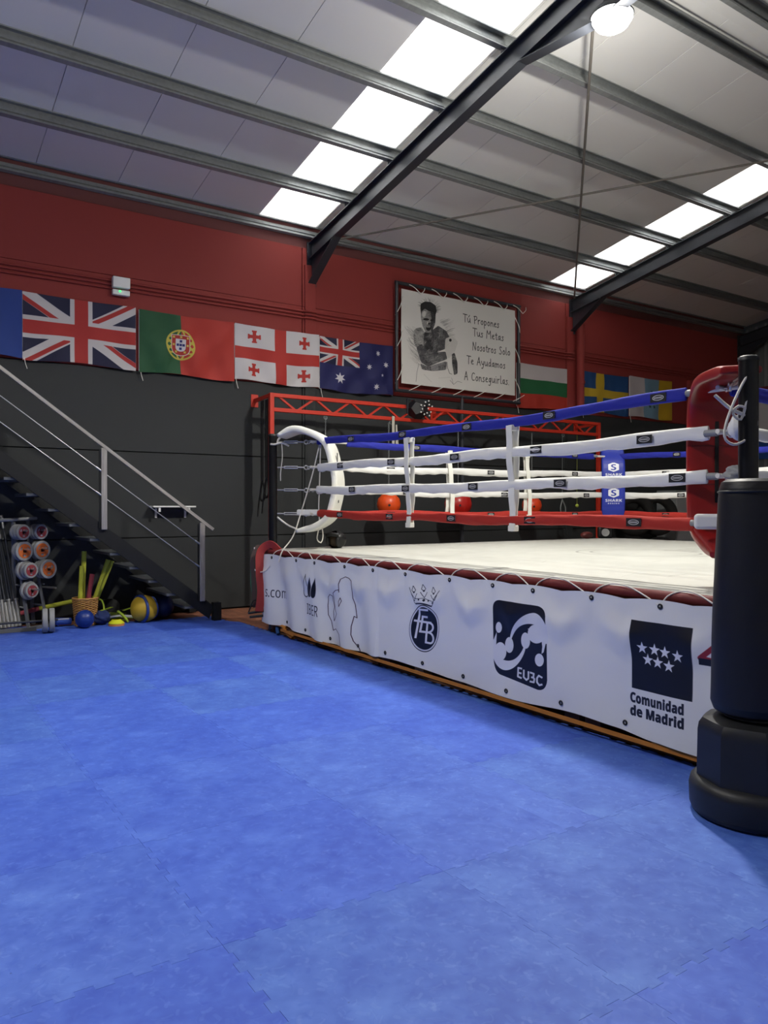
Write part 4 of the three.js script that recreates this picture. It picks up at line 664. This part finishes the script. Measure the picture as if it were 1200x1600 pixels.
{
  const o = thing('ring_apron', 'white printed vinyl apron with logos laced along the ring side', 'banner', [0, 0, 0]);
  const nz = 300, ny = 44, g = new THREE.PlaneGeometry(1, 1, nz, ny), p = g.attributes.position, uv = g.attributes.uv;
  const foldAt = (z, v) => {   // v 0 at the bottom, 1 at the top; outward bulge in metres
    let f = 0; const near = Math.min(...pins.map(q => Math.abs(z - q)));
    f += 0.026 * Math.sin(z * 4.1 + 2.2 * N1(z * 0.9 + 4, 1.1) + v) * (1 - v * 0.6) * (0.2 + 0.8 * N1(z * 0.7 + 20, 3.3));
    f += 0.018 * Math.sin(z * 11 + v * 2.4 + 1) * (0.4 + 0.6 * (1 - v)) * (z < -6.2 ? 1.6 : 0.25);
    { const w = Math.max(0, 1 - Math.abs(v - (0.84 - near * 0.5)) * 5); f += 0.024 * w * w * (3 - 2 * w) * Math.min(1, near * 5) * (0.3 + 1.1 * N2(z * 0.8 + 5, 2.2)); }    // swags between the eyelets
    { const q = (z + 3.9) * 1.0 + (v - 0.5) * 0.5, w = Math.exp(-q * q * 16); f += 0.03 * w * (1 - v * 0.3); }                 // one long slanting fold
    f += 0.012 * (fbm(z * 3 + 30, v * 3 + 3, 3) - 0.5);
    if (z < -8.22) f += 0.045 * Math.sin((z + 8.22) * 9) * (0.3 + 0.7 * (1 - v));
    return f;
  };
  const BP = [[-9, 0.12], [-8.66, 0.119], [-8.13, 0.135], [-7.35, 0.095], [-6.55, 0.1], [-5.87, 0.13], [-5.1, 0.1], [-4.32, 0.092], [-3.67, 0.125], [-3.34, 0.115], [-3.04, 0.092], [-2.74, 0.085], [-2.3, 0.085]];
  const bot = z => { let i = 0; while (BP[i + 1][0] < z) i++; let t = (z - BP[i][0]) / (BP[i + 1][0] - BP[i][0]); t = t * t * (3 - 2 * t); return BP[i][1] + (BP[i + 1][1] - BP[i][1]) * t; };
  const topY = z => { const near = Math.min(...pins.map(q => Math.abs(z - q))); return 0.985 - Math.min(0.02, near * near * 0.25); };
  for (let i = 0; i < p.count; i++) { const u = uv.getX(i), v = uv.getY(i), z = AZ0 + u * AL, y = bot(z) + (topY(z) - bot(z)) * v; p.setXYZ(i, RX0 - 0.075 - foldAt(z, v) * (0.25 + 0.75 * Math.min(1, (1 - v) * 4)), y, z); uv.setXY(i, u, (y - AY0) / AH); }
  g.computeVertexNormals(); part('vinyl_sheet', g, new THREE.MeshStandardMaterial({ map: apronTex, roughness: 0.5, side: THREE.DoubleSide }), o);
  const eye = (z, v) => { const y = bot(z) + (topY(z) - bot(z)) * v, e = part('eyelet', new THREE.TorusGeometry(0.013, 0.006, 8, 16).rotateY(Math.PI / 2), M.plasticBlack, o); e.position.set(RX0 - 0.078 - foldAt(z, v) * (0.25 + 0.75 * Math.min(1, (1 - v) * 4)), y, z); return e.position; };
  const tops = pins.map(z => eye(z, 0.955));
  for (let i = 0; i < 11; i++) eye(-8.3 + i * 0.56, 0.06);
  tops.forEach((a, i) => { if (i + 1 < tops.length) { const b = tops[i + 1]; part('lacing_cord', tube([a, V(RX0 - 0.048, 1.01, a.z + 0.03), V(RX0 - 0.005, 1.044, a.z + 0.1), V(RX0 - 0.02, 1.043, a.z + (b.z - a.z) * 0.45), V(RX0 - 0.055, 1.0, a.z + (b.z - a.z) * 0.75), b], 0.005, 28, 6), M.cord, o); } });
}
// corner posts with turnbuckles, ropes, pads
const HT = [[1.455, 1.765, 2.05, 2.33], [1.485, 1.785, 2.07, 2.39], [1.455, 1.765, 2.115, 2.4], [1.455, 1.765, 2.07, 2.34]];    // rope heights at near-left, far-left, far-right, near-right corner
const CN = [[RX0 + 0.035, RZ1 - 0.075, 1, -1], [RX0 + 0.06, RZ0 + 0.06, 1, 1], [RX1 - 0.06, RZ0 + 0.06, -1, 1], [RX1 - 0.06, RZ1 - 0.06, -1, -1]];
const CNAME = ['beside the black standing bag', 'at the far left ring corner', 'behind the blue corner pad', 'at the ring corner outside the picture on the right'];
CN.forEach(([x, z, dx, dz], k) => {
  const o = thing('ring_post', 'black round ring corner post ' + CNAME[k], 'post', [x, 0, z], 0, 'ring corner posts');
  const PH = k ? 2.47 : 2.405; part('tube', new THREE.CylinderGeometry(0.054, 0.054, PH, 24).translate(0, PH / 2, 0), M.postBlack, o); part('cap', lathe([[0.057, 0], [0.057, 0.02], [0.045, 0.03], [0, 0.032]], 24).translate(0, PH - 0.005, 0), M.plasticBlack, o);
  const q = Math.SQRT1_2, P = (d, y) => V(dx * q * d, y, dz * q * d);
  HT[k].forEach(y => {
    const t = part('turnbuckle', join([rod(P(0.06, y), P(0.16, y), 0.009), rod(P(0.15, y - 0.012), P(0.33, y - 0.014), 0.008), rod(P(0.15, y + 0.012), P(0.33, y + 0.01), 0.008), rod(P(0.33, y), P(0.42, y - 0.005), 0.009)]), M.chrome, o);
    part('shackle', new THREE.TorusGeometry(0.024, 0.008, 8, 16).rotateY(Math.atan2(dx, dz) + Math.PI / 2).translate(P(0.44, 0).x, y - 0.006, P(0.44, 0).z), M.chrome, t); part('hook_chain', join([0, 1, 2].map(i => { const g = new THREE.TorusGeometry(0.017, 0.006, 6, 12); if (i % 2) g.rotateX(Math.PI / 2); g.rotateY(Math.atan2(dx, dz) + Math.PI / 2); const c = P(0.475 + i * 0.026, y - 0.008); g.translate(c.x, c.y, c.z); return g; })), M.chrome, t);
  });
});
const corner = k => { const [x, z, dx, dz] = CN[k]; return [x + dx * 0.4, z + dz * 0.4]; };
const logo = canvas(128, 64, c => { c.fillStyle = '#15161a'; c.fillRect(0, 0, 128, 64); c.strokeStyle = '#c9c9c9'; c.lineWidth = 5; c.beginPath(); c.ellipse(64, 32, 44, 18, 0, 0, 7); c.stroke(); c.fillStyle = '#c9c9c9'; c.fillRect(30, 26, 68, 12); c.fillStyle = '#15161a'; for (let i = 0; i < 6; i++) c.fillRect(36 + i * 11, 28, 5, 8); });
const logoMat = new THREE.MeshStandardMaterial({ map: logo, roughness: 0.7 });
function sleeveGeo(a, b, h, w, sag, sd, ruffle) {
  const n = 110, m = 14, L = a.distanceTo(b), dir = b.clone().sub(a).normalize(), side = V(0, 1, 0).cross(dir).normalize(), pos = [], idx = [];
  for (let i = 0; i <= n; i++) {
    const s = i / n, c = a.clone().lerp(b, s); c.y -= sag * 4 * s * (1 - s); c.y += 0.008 * Math.sin(s * L * 3.1 + sd); c.addScaledVector(side, 0.008 * Math.sin(s * L * 2.2 + sd * 2));
    const hh = h * (0.86 + 0.42 * (fbm(s * L * 2.3 + sd * 7, sd, 4) - 0.35)) , tw = 0.25 * Math.sin(s * L * 1.3 + sd);
    for (let j = 0; j < m; j++) { const t = j / m * Math.PI * 2, lo = Math.cos(t) < 0 ? 1 + ruffle * (N1(s * L * 9 + sd * 5, 7.7) - 0.35) : 1; const y = Math.cos(t) * hh / 2 * lo, x = Math.sin(t) * w / 2 * (1 + 0.8 * (N2(s * L * 8 + sd, j * 0.9) - 0.5)) + tw * y * 0.3; pos.push(c.x + side.x * x, c.y + y, c.z + side.z * x); }
  }
  for (let i = 0; i < n; i++) for (let j = 0; j < m; j++) { const p = i * m + j, q = i * m + (j + 1) % m; idx.push(p, q, p + m, q, q + m, p + m); }
  const c0 = pos.length / 3; pos.push(a.x, a.y, a.z, b.x, b.y, b.z); for (let j = 0; j < m; j++) { idx.push(c0, (j + 1) % m, j, c0 + 1, n * m + j, n * m + (j + 1) % m); }
  const g = new THREE.BufferGeometry(); g.setAttribute('position', new THREE.Float32BufferAttribute(pos, 3)); g.setAttribute('uv', new THREE.Float32BufferAttribute(new Float32Array(pos.length / 3 * 2), 2)); g.setIndex(idx); g.computeVertexNormals(); return g;
}
const SIDES = [[1, 0, 'on the near left side above the printed apron', -1], [1, 2, 'on the far side towards the rig', 1], [2, 3, 'on the far right side', 1], [0, 3, 'on the side behind the standing bag', 1]];
const RC = [M.redCloth, M.whiteCloth, M.whiteCloth, M.blueCloth], RN = ['lowest rope in red cover ', 'second lowest rope in white cover ', 'third rope up in white cover ', 'top rope in blue cover '];
SIDES.forEach(([p, q, where, out], si) => {
  for (let k = 0; k < 4; k++) {
    const A = corner(p), B = corner(q), a = V(A[0], HT[p][k], A[1]), b = V(B[0], HT[q][k], B[1]), d = b.clone().sub(a).normalize();
    const o = thing('ring_rope', RN[k] + where, 'rope', [0, 0, 0], 0, 'ring ropes'), cut = si ? (k === 3 ? 0.45 : 0.12) : (k === 3 ? 0.28 : k ? 0.12 : 0.22);
    const s0 = a.clone().addScaledVector(d, si === 1 ? (k === 3 ? 0.45 : 0.15) : 0.06), s1 = b.clone().addScaledVector(d, -cut);
    const sag = [0.012, 0.02, 0.02, si ? 0.02 : 0.05][k];
    part('cover', sleeveGeo(s0, s1, 0.095, 0.038, sag, si * 3.1 + k * 1.7 + 1, k && k < 3 ? 0.5 : 0.2), RC[k], o);
    part('rope_end', rod(a.clone().addScaledVector(d, -0.08), s0, 0.016), M.cord, o); part('rope_end', rod(s1, b.clone().addScaledVector(d, 0.1), 0.016), M.cord, o);
    part('tape', rod(s1.clone().addScaledVector(d, -0.02), s1.clone().addScaledVector(d, 0.07), 0.024), DISC.grey, o);
    const L = s0.distanceTo(s1), n = si === 0 ? 5 : 3;
    for (let i = 0; i < n; i++) { const s = (i + 0.55) / n + (k % 2) * 0.05, c = s0.clone().lerp(s1, s > 0.97 ? 0.97 : s); c.y -= sag * 4 * s * (1 - s); const nrm = V(0, 1, 0).cross(d).normalize().multiplyScalar(si === 0 ? (V(0, 1, 0).cross(d).x < 0 ? 1 : -1) : (V(0, 1, 0).cross(d).z > 0 || V(0, 1, 0).cross(d).x < 0 ? 1 : -1)); const pl = part('label_patch', box(0.13, 0.06, 0.003), logoMat, o); pl.position.copy(c.addScaledVector(nrm, 0.026)); pl.rotation.y = Math.atan2(nrm.x, nrm.z); }
  }
});
// vertical rope spacers: a doubled white strap on the ropes
function spacer(x, z, along, y0, y1, label) {
  const o = thing('rope_spacer', label, 'strap', [x, y0, z], along ? Math.PI / 2 : 0, 'rope spacers'), H = y1 - y0;
  for (const s of [-1, 1]) { const g = new THREE.BoxGeometry(0.072, H, 0.008, 1, 30, 1), r = g.attributes.position; for (let i = 0; i < r.count; i++) { const y = r.getY(i) / H + 0.5; r.setZ(i, r.getZ(i) + s * (0.032 + 0.005 * Math.cos(y * Math.PI * 6)) + 0.012 * Math.sin(y * 5)); r.setX(i, r.getX(i) + 0.012 * Math.sin(y * 4 + s) + s * 0.012 * (1 - y)); } g.computeVertexNormals(); part('strap_band', g, M.whitePad, o).position.y = H / 2; }
  part('bottom_wrap', rbox(0.06, 0.05, 0.075, 0.006, 0, 0.02, 0), M.whitePad, o); part('top_wrap', rbox(0.06, 0.05, 0.075, 0.006, 0, H - 0.02, 0), M.whitePad, o);
}
spacer(4.6, -6.43, 1, 1.36, 2.28, 'white vertical rope spacer on near side, left of the two'); spacer(4.6, -4.89, 1, 1.36, 2.27, 'white vertical rope spacer on near side, right of the two');
spacer(6.74, -8.46, 0, 1.42, 2.36, 'white rope spacer on far side before the red ball'); spacer(8.24, -8.46, 0, 1.41, 2.36, 'white rope spacer on far side right of the red ball');
spacer(10.18, -6.4, 1, 1.41, 2.36, 'white rope spacer on the far right side ropes');
// corner pads: bent cushions strapped in front of the ropes
const sharkTex = canvas(256, 1024, c => {
  c.fillStyle = '#2233a0'; c.fillRect(0, 0, 256, 1024);
  for (const y of [70, 570]) { c.fillStyle = '#e6e8ee'; c.beginPath(); c.moveTo(128, y); c.lineTo(200, y + 40); c.lineTo(200, y + 150); c.lineTo(128, y + 190); c.lineTo(56, y + 150); c.lineTo(56, y + 40); c.closePath(); c.fill(); c.fillStyle = '#2233a0'; c.font = 'bold 160px sans-serif'; c.textAlign = 'center'; c.fillText('S', 128, y + 153); c.fillStyle = '#e6e8ee'; c.font = 'bold 72px sans-serif'; c.fillText('SHARK', 128, y + 268, 236); c.font = 'bold 30px sans-serif'; c.fillText('B O X I N G', 128, y + 312, 226); }
});
function pad(k, m, width, label, prof, tip = 0.9) {
  const [x, z, dx, dz] = CN[k], o = thing('corner_pad', label, 'pad', [x, 0, z], Math.atan2(dx, dz), 'ring corner pads');
  const line = new THREE.CatmullRomCurve3((prof ?? [[0.12, 2.47], [0.36, 2.53], [0.58, 2.47], [0.74, 2.28], [0.78, 1.95], [0.77, 1.65], [0.7, 1.43], [0.55, 1.31], [0.36, 1.26]]).map(p => V(0, p[1], p[0]))), n = 60, T = 0.085;
  const prf = []; for (let i = 0; i < 20; i++) { const a = i / 20 * Math.PI * 2, c = Math.cos(a), s = Math.sin(a), e = 0.35; prf.push([Math.sign(c) * Math.abs(c) ** e * width / 2, Math.sign(s) * Math.abs(s) ** (e * 1.3) * T / 2]); }
  const pos = [], idx = [], uv = []; for (let i = 0; i <= n; i++) { const c = line.getPointAt(i / n), t = line.getTangentAt(i / n), nn = V(0, -t.z, t.y); const sc = Math.min(1, 0.55 + Math.min(i, n - i) * 0.12); const e01 = Math.min(1, Math.min(i, n - i) / 15), wd = tip + (1 - tip) * e01 * e01 * (3 - 2 * e01); prf.forEach(([a, b]) => { pos.push(a * wd, c.y + nn.y * b * sc, c.z + nn.z * b * sc); uv.push(a / width + 0.5, i / n); }); }
  for (let i = 0; i < n; i++) for (let j = 0; j < 20; j++) { const p = i * 20 + j, q = i * 20 + (j + 1) % 20; idx.push(p, p + 20, q, q, p + 20, q + 20); }
  for (const e of [0, n]) { const c = pos.length / 3, pt = line.getPointAt(e / n); pos.push(0, pt.y, pt.z); uv.push(0.5, e / n); for (let j = 0; j < 20; j++) { const p = e * 20 + j, q = e * 20 + (j + 1) % 20; e ? idx.push(c, q, p) : idx.push(c, p, q); } }
  const g = new THREE.BufferGeometry(); g.setAttribute('position', new THREE.Float32BufferAttribute(pos, 3)); g.setAttribute('uv', new THREE.Float32BufferAttribute(uv, 2)); g.setIndex(idx); g.computeVertexNormals();
  part('cushion', g, m, o); return o;
}
{
  const r = pad(0, M.redPad, 0.37, 'tall red vinyl corner pad behind the standing bag', [[0.16, 2.38], [0.4, 2.39], [0.62, 2.37], [0.78, 2.28], [0.83, 2.12], [0.84, 1.9], [0.83, 1.62], [0.78, 1.44], [0.62, 1.32], [0.42, 1.26]], 0.62);
  part('back_seam', rbox(0.025, 0.95, 0.01, 0.003, 0.0, 1.9, 0.788), M.rubber, r); for (const y of [1.5, 1.72, 1.98, 2.22]) part('back_crease', rbox(0.32, 0.006, 0.004, 0.001, 0, y, 0.795), M.darkRed, r);
  part('tie_strap', tube([V(0, 2.37, 0.15), V(0, 2.36, 0.1), V(0, 2.33, 0.06)], 0.012, 8, 6), M.cord, r);
  const wp = pad(1, M.whitePad, 0.42, 'white curved corner pad at the far left ring corner', [[0.12, 2.46], [0.32, 2.54], [0.55, 2.48], [0.73, 2.36], [0.82, 2.1], [0.86, 1.85], [0.82, 1.6], [0.76, 1.44], [0.58, 1.32], [0.36, 1.27]]); part('tie_strap', tube([V(0, 2.47, 0.13), V(0, 2.43, 0.08), V(0, 2.38, 0.06)], 0.014, 8, 6), M.cord, wp); part('tie_strap', tube([V(0, 1.27, 0.37), V(0, 1.34, 0.2), V(0, 1.44, 0.06)], 0.012, 8, 6), M.cord, wp); for (const [y, h] of [[2.16, 0.16], [1.66, 0.08]]) part('printed_mark', rbox(0.03, h, 0.004, 0.001, -0.05, y, y > 2 ? 0.86 : 0.875), M.plasticBlack, wp);
  const b = pad(2, M.bluePad, 0.37, 'blue corner pad with white shark emblem at the far right corner');
  const pg = new THREE.PlaneGeometry(0.3, 0.86, 1, 30), pp = pg.attributes.position; const line = new THREE.CatmullRomCurve3([[0.58, 2.47], [0.74, 2.28], [0.78, 1.95], [0.77, 1.65], [0.7, 1.43]].map(p => V(0, p[1], p[0])));
  for (let i = 0; i < pp.count; i++) { const y = 1.93 + pp.getY(i); let zz = 0.78; for (let s = 0; s <= 60; s++) { const q = line.getPointAt(s / 60); if (Math.abs(q.y - y) < 0.012) { zz = q.z; break; } } pp.setXYZ(i, pp.getX(i), y, zz + 0.047); }
  pg.computeVertexNormals(); part('printed_panel', pg, new THREE.MeshStandardMaterial({ map: sharkTex, roughness: 0.45, side: THREE.DoubleSide }), b);
  pad(3, M.whitePad, 0.3, 'white corner pad at the ring corner outside the picture');
}
// loose white cords at two corners
const cord = (pts, label, r = 0.008) => single('tie_cord', label, 'cord', tube(pts.map(p => V(...p)), r, 60, 6), M.cord, [0, 0, 0], 'loose white tie cords');
cord([[4.64, 2.38, -8.4], [4.63, 2.1, -8.4], [4.62, 1.8, -8.4], [4.6, 1.55, -8.38], [4.62, 1.35, -8.4], [4.6, 1.16, -8.42], [4.64, 1.12, -8.4], [4.67, 1.2, -8.4], [4.64, 1.4, -8.4]], 'white cord hanging in a loop behind the white corner pad');
cord([[4.63, 2.36, -8.41], [4.56, 1.98, -8.47], [4.44, 1.5, -8.55], [4.3, 1.2, -8.5], [4.1, 1.02, -8.4], [4.05, 0.9, -8.38]], 'long white cord slanting from top rope to apron corner');
cord([[4.28, 2.4, -8.77], [4.29, 2.2, -8.77], [4.27, 2.0, -8.78], [4.27, 1.9, -8.78]], 'short white cord end hanging at the far left post', 0.006);
cord([[4.14, 2.36, -8.8], [4.2, 2.36, -8.79], [4.27, 2.38, -8.76], [4.36, 2.34, -8.72]], 'white cord tied round the far left post', 0.012);
cord([[4.16, 2.36, -2.46], [4.1, 2.24, -2.5], [4.02, 2.02, -2.54], [4.02, 1.95, -2.54], [4.08, 1.92, -2.52], [4.16, 1.98, -2.46], [4.18, 2.06, -2.45], [4.1, 2.14, -2.5], [4.06, 2.1, -2.52], [4.1, 2.06, -2.5], [4.13, 2.16, -2.48], [4.15, 2.3, -2.46]], 'white cord hanging in loops on the post beside the standing bag');
cord([[3.98, 2.2, -2.58], [4.06, 2.13, -2.54], [4.14, 2.08, -2.48]], 'knotted white cord end by the red corner pad', 0.01);
cord([[3.98, 1.06, -8.93], [3.96, 0.85, -8.95], [3.99, 0.76, -8.9], [4.03, 0.78, -8.7], [4.05, 0.84, -8.62]], 'white cord loop hanging outside the apron corner');
single('rope_wrap', 'white fabric wrap knotted over the second rope at the near post', 'wrap', (() => { const g = new THREE.SphereGeometry(0.07, 20, 14), p = g.attributes.position; for (let i = 0; i < p.count; i++) { const k = 1 + 0.7 * (fbm(p.getX(i) * 30 + 50, p.getY(i) * 30 + p.getZ(i) * 25 + 50, 3) - 0.5); p.setXYZ(i, p.getX(i) * k * 1.2, p.getY(i) * k * 1.2, p.getZ(i) * k); } g.computeVertexNormals(); return g; })(), M.whiteCloth, [4.32, 2.04, -2.62]);
single('rope_wrap', 'grey tape bundle on the third rope at the near post', 'wrap', (() => { const g = new THREE.SphereGeometry(0.05, 20, 14), p = g.attributes.position; for (let i = 0; i < p.count; i++) { const k = 1 + 0.9 * (fbm(p.getX(i) * 40 + 70, p.getY(i) * 40 + p.getZ(i) * 25 + 50, 3) - 0.5); p.setXYZ(i, p.getX(i) * k * 1.6, p.getY(i) * k, p.getZ(i) * k * 1.4); } g.computeVertexNormals(); return g; })(), DISC.grey, [4.34, 1.76, -2.66]);
single('rope_wrap', 'white padded sleeve on the lowest rope at red corner', 'wrap', rbox(0.06, 0.1, 0.34, 0.025, 0, 0, 0, 3), M.whiteCloth, [4.5, 1.47, -2.86]).rotation.y = 0.5;
single('rope_wrap', 'white padded sleeve on lowest rope at the far left corner', 'wrap', rbox(0.06, 0.075, 0.28, 0.02, 0, 0, 0, 3), M.whiteCloth, [4.52, 1.5, -8.52]).rotation.y = 0.8;
// bands hung on the far left corner
{
  const band = (pts, m, w, label) => { const cv = new THREE.CatmullRomCurve3(pts.map(p => V(...p))), s = new THREE.Shape([[-0.006, -w / 2], [0.006, -w / 2], [0.006, w / 2], [-0.006, w / 2]].map(p => new THREE.Vector2(...p))); single('resistance_band', label, 'band', new THREE.ExtrudeGeometry(s, { steps: 40, extrudePath: cv, bevelEnabled: false }), m, [0, 0, 0], 'bands hung on the ring corner'); };
  band([[4.2, 1.0, -8.62], [4.12, 1.1, -8.76], [4.02, 1.02, -8.82], [4.0, 0.75, -8.82], [4.02, 0.5, -8.82], [4.0, 0.26, -8.84]], mat('#a03630', 0.6), 0.1, 'wide red rubber band draped over the ring corner');
  band([[4.1, 1.03, -8.9], [4.03, 1.07, -8.92], [3.96, 0.95, -8.93], [3.96, 0.7, -8.93], [3.98, 0.3, -8.92]], mat('#4a3a36', 0.7), 0.05, 'dark band hanging beside the red rubber band');
  band([[3.97, 0.95, -8.97], [3.96, 0.7, -8.99], [3.97, 0.5, -8.98], [4.01, 0.3, -8.9]], mat('#2f6a52', 0.6), 0.025, 'thin green rubber tube hanging at the ring corner');
  const o = thing('band_handle', 'black plastic handle on the end of green tube', 'handle', [3.98, 0.24, -8.9]); part('grip', rod(V(-0.1, 0, 0), V(0.1, 0.02, 0.06), 0.016), M.plasticBlack, o); part('grip', rod(V(-0.08, -0.05, 0), V(0.08, -0.04, 0.05), 0.016), M.plasticBlack, o); part('webbing', tube([V(-0.1, 0, 0), V(-0.02, 0.16, 0.02), V(0.1, 0.02, 0.06)], 0.008, 14, 6), M.rubber, o);
}
// head guard on the canvas and mitts at the far corner
{
  const o = thing('head_guard', 'black leather head guard lying on the canvas near white pad', 'head guard', [4.95, RT, -8.55], 0.6), g = new THREE.SphereGeometry(0.13, 32, 24, 0.6, Math.PI * 2 - 1.2, 0, Math.PI * 0.86), p = g.attributes.position;
  for (let i = 0; i < p.count; i++) { const k = 1 + 0.12 * (fbm(p.getX(i) * 14 + 9, p.getY(i) * 14 + p.getZ(i) * 9 + 9, 3) - 0.5); p.setXYZ(i, p.getX(i) * k, p.getY(i) * 0.9 * k, p.getZ(i) * k); } g.computeVertexNormals(); g.translate(0, 0.107, 0);
  part('shell', g, new THREE.MeshStandardMaterial({ color: '#141517', roughness: 0.4, side: THREE.DoubleSide }), o); part('lining', new THREE.SphereGeometry(0.11, 24, 16).scale(1, 0.85, 1).translate(0, 0.105, 0), mat('#3a2b1c', 0.7), o);
  for (const s of [-1, 1]) part('cheek_pad', new THREE.SphereGeometry(0.05, 16, 12).scale(0.7, 1.2, 0.6).translate(-0.105, 0.09, s * 0.07), M.vinylBlack, o); part('brow_pad', tube([V(-0.1, 0.16, -0.09), V(-0.125, 0.18, 0), V(-0.1, 0.16, 0.09)], 0.028, 16, 8), M.vinylBlack, o);
}
{
  const o = thing('focus_mitt', 'black focus mitt with round white target at the far ring corner', 'mitt', [10.32, RT, -8.72], -0.8); part('pad', rbox(0.26, 0.2, 0.09, 0.04, 0, 0.1, 0, 4), M.vinylBlack, o); part('target', new THREE.CylinderGeometry(0.065, 0.065, 0.012, 28).rotateX(Math.PI / 2).translate(0.0, 0.1, 0.05), M.white, o);
  single('boxing_glove', 'red and black glove lying left of the white target mitt', 'glove', (() => { const g = new THREE.SphereGeometry(0.085, 24, 16); g.scale(1.5, 0.7, 1); g.translate(0, 0.058, 0); return g; })(), mat('#5c1f1c', 0.5), [9.95, RT, -8.8]);
  single('hanging_cloth', 'small white and red cloth hung under blue corner pad', 'cloth', (() => { const g = lathe([[0.001, 0], [0.05, 0.02], [0.06, 0.1], [0.03, 0.17], [0.001, 0.2]], 14); return g; })(), M.whiteCloth, [10.2, 1.25, -8.5]);
}

// ---------------------------------------------------------------- free-standing heavy bag in front
{
  const o = thing('standing_bag', 'black free-standing heavy bag on plastic base at the right', 'punch bag', [3.72, 0, -2.19], 0.35);
  const oct = (r, n = 8, rot = Math.PI / 8) => Array.from({ length: n }, (_, i) => [Math.cos(rot + i * 2 * Math.PI / n) * r, Math.sin(rot + i * 2 * Math.PI / n) * r]);
  part('foot_ring', lathe([[0.0, 0.0], [0.27, 0.0], [0.295, 0.012], [0.305, 0.04], [0.308, 0.13], [0.3, 0.165], [0.275, 0.185], [0.2, 0.19]], 56), M.plasticBlack, o);
  // eight-sided drum with rounded edges and a sloping shoulder
  const ring = (r, y, soft) => { const q = []; for (let i = 0; i < 64; i++) { const a = i / 64 * Math.PI * 2, k = ((a + Math.PI / 8) % (Math.PI / 4)) - Math.PI / 8, flat = Math.cos(Math.PI / 8) / Math.cos(k); const rad = r * (soft + (1 - soft) * flat); q.push([Math.cos(a) * rad, y, Math.sin(a) * rad]); } return q; };
  const rings = [ring(0.272, 0.18, 0.25), ring(0.272, 0.2, 0.15), ring(0.268, 0.42, 0.1), ring(0.262, 0.455, 0.15), ring(0.245, 0.48, 0.25), ring(0.19, 0.495, 0.6), ring(0.16, 0.5, 1), ring(0.0, 0.5, 1)], pos = [], idx = [];
  rings.forEach(r => r.forEach(p => pos.push(...p))); for (let i = 0; i + 1 < rings.length; i++) for (let j = 0; j < 64; j++) { const a = i * 64 + j, b = i * 64 + (j + 1) % 64; idx.push(a, a + 64, b, b, a + 64, b + 64); }
  let g = new THREE.BufferGeometry(); g.setAttribute('position', new THREE.Float32BufferAttribute(pos, 3)); g.setAttribute('uv', new THREE.Float32BufferAttribute(new Float32Array(pos.length / 3 * 2), 2)); g.setIndex(idx); g = toCreasedNormals(g, 0.5); part('base_drum', g, M.plasticBlack, o);
  part('neck', new THREE.CylinderGeometry(0.13, 0.15, 0.08, 32).translate(0, 0.51, 0), M.plasticBlack, o);
  const bg = lathe([[0.0, 0.505], [0.15, 0.51], [0.19, 0.53], [0.204, 0.57], [0.2, 0.9], [0.185, 1.3], [0.17, 1.6], [0.166, 1.655], [0.155, 1.69], [0.13, 1.705], [0.0, 1.71]].flatMap((p, i, a) => i + 1 < a.length ? Array.from({ length: 8 }, (_, k) => [p[0] + (a[i + 1][0] - p[0]) * k / 8, p[1] + (a[i + 1][1] - p[1]) * k / 8]) : [p]), 72), bp = bg.attributes.position;
  for (let i = 0; i < bp.count; i++) { const x = bp.getX(i), y = bp.getY(i), z = bp.getZ(i), r = Math.hypot(x, z); if (r < 0.12) continue; const a = Math.atan2(z, x), k = 1 + 0.012 * (fbm(Math.cos(a) * 3 + 10, y * 9 + 10, 3) + fbm(Math.sin(a) * 3 + 30, y * 9 + 3, 3) - 1); bp.setXYZ(i, x * k, y, z * k); }
  bg.computeVertexNormals(); part('bag_body', bg, M.vinylBlack, o);
  part('top_piping', new THREE.TorusGeometry(0.169, 0.006, 8, 60).rotateX(Math.PI / 2).translate(0, 1.64, 0), M.vinylBlack, o);
}
renderer.render(scene, camera);
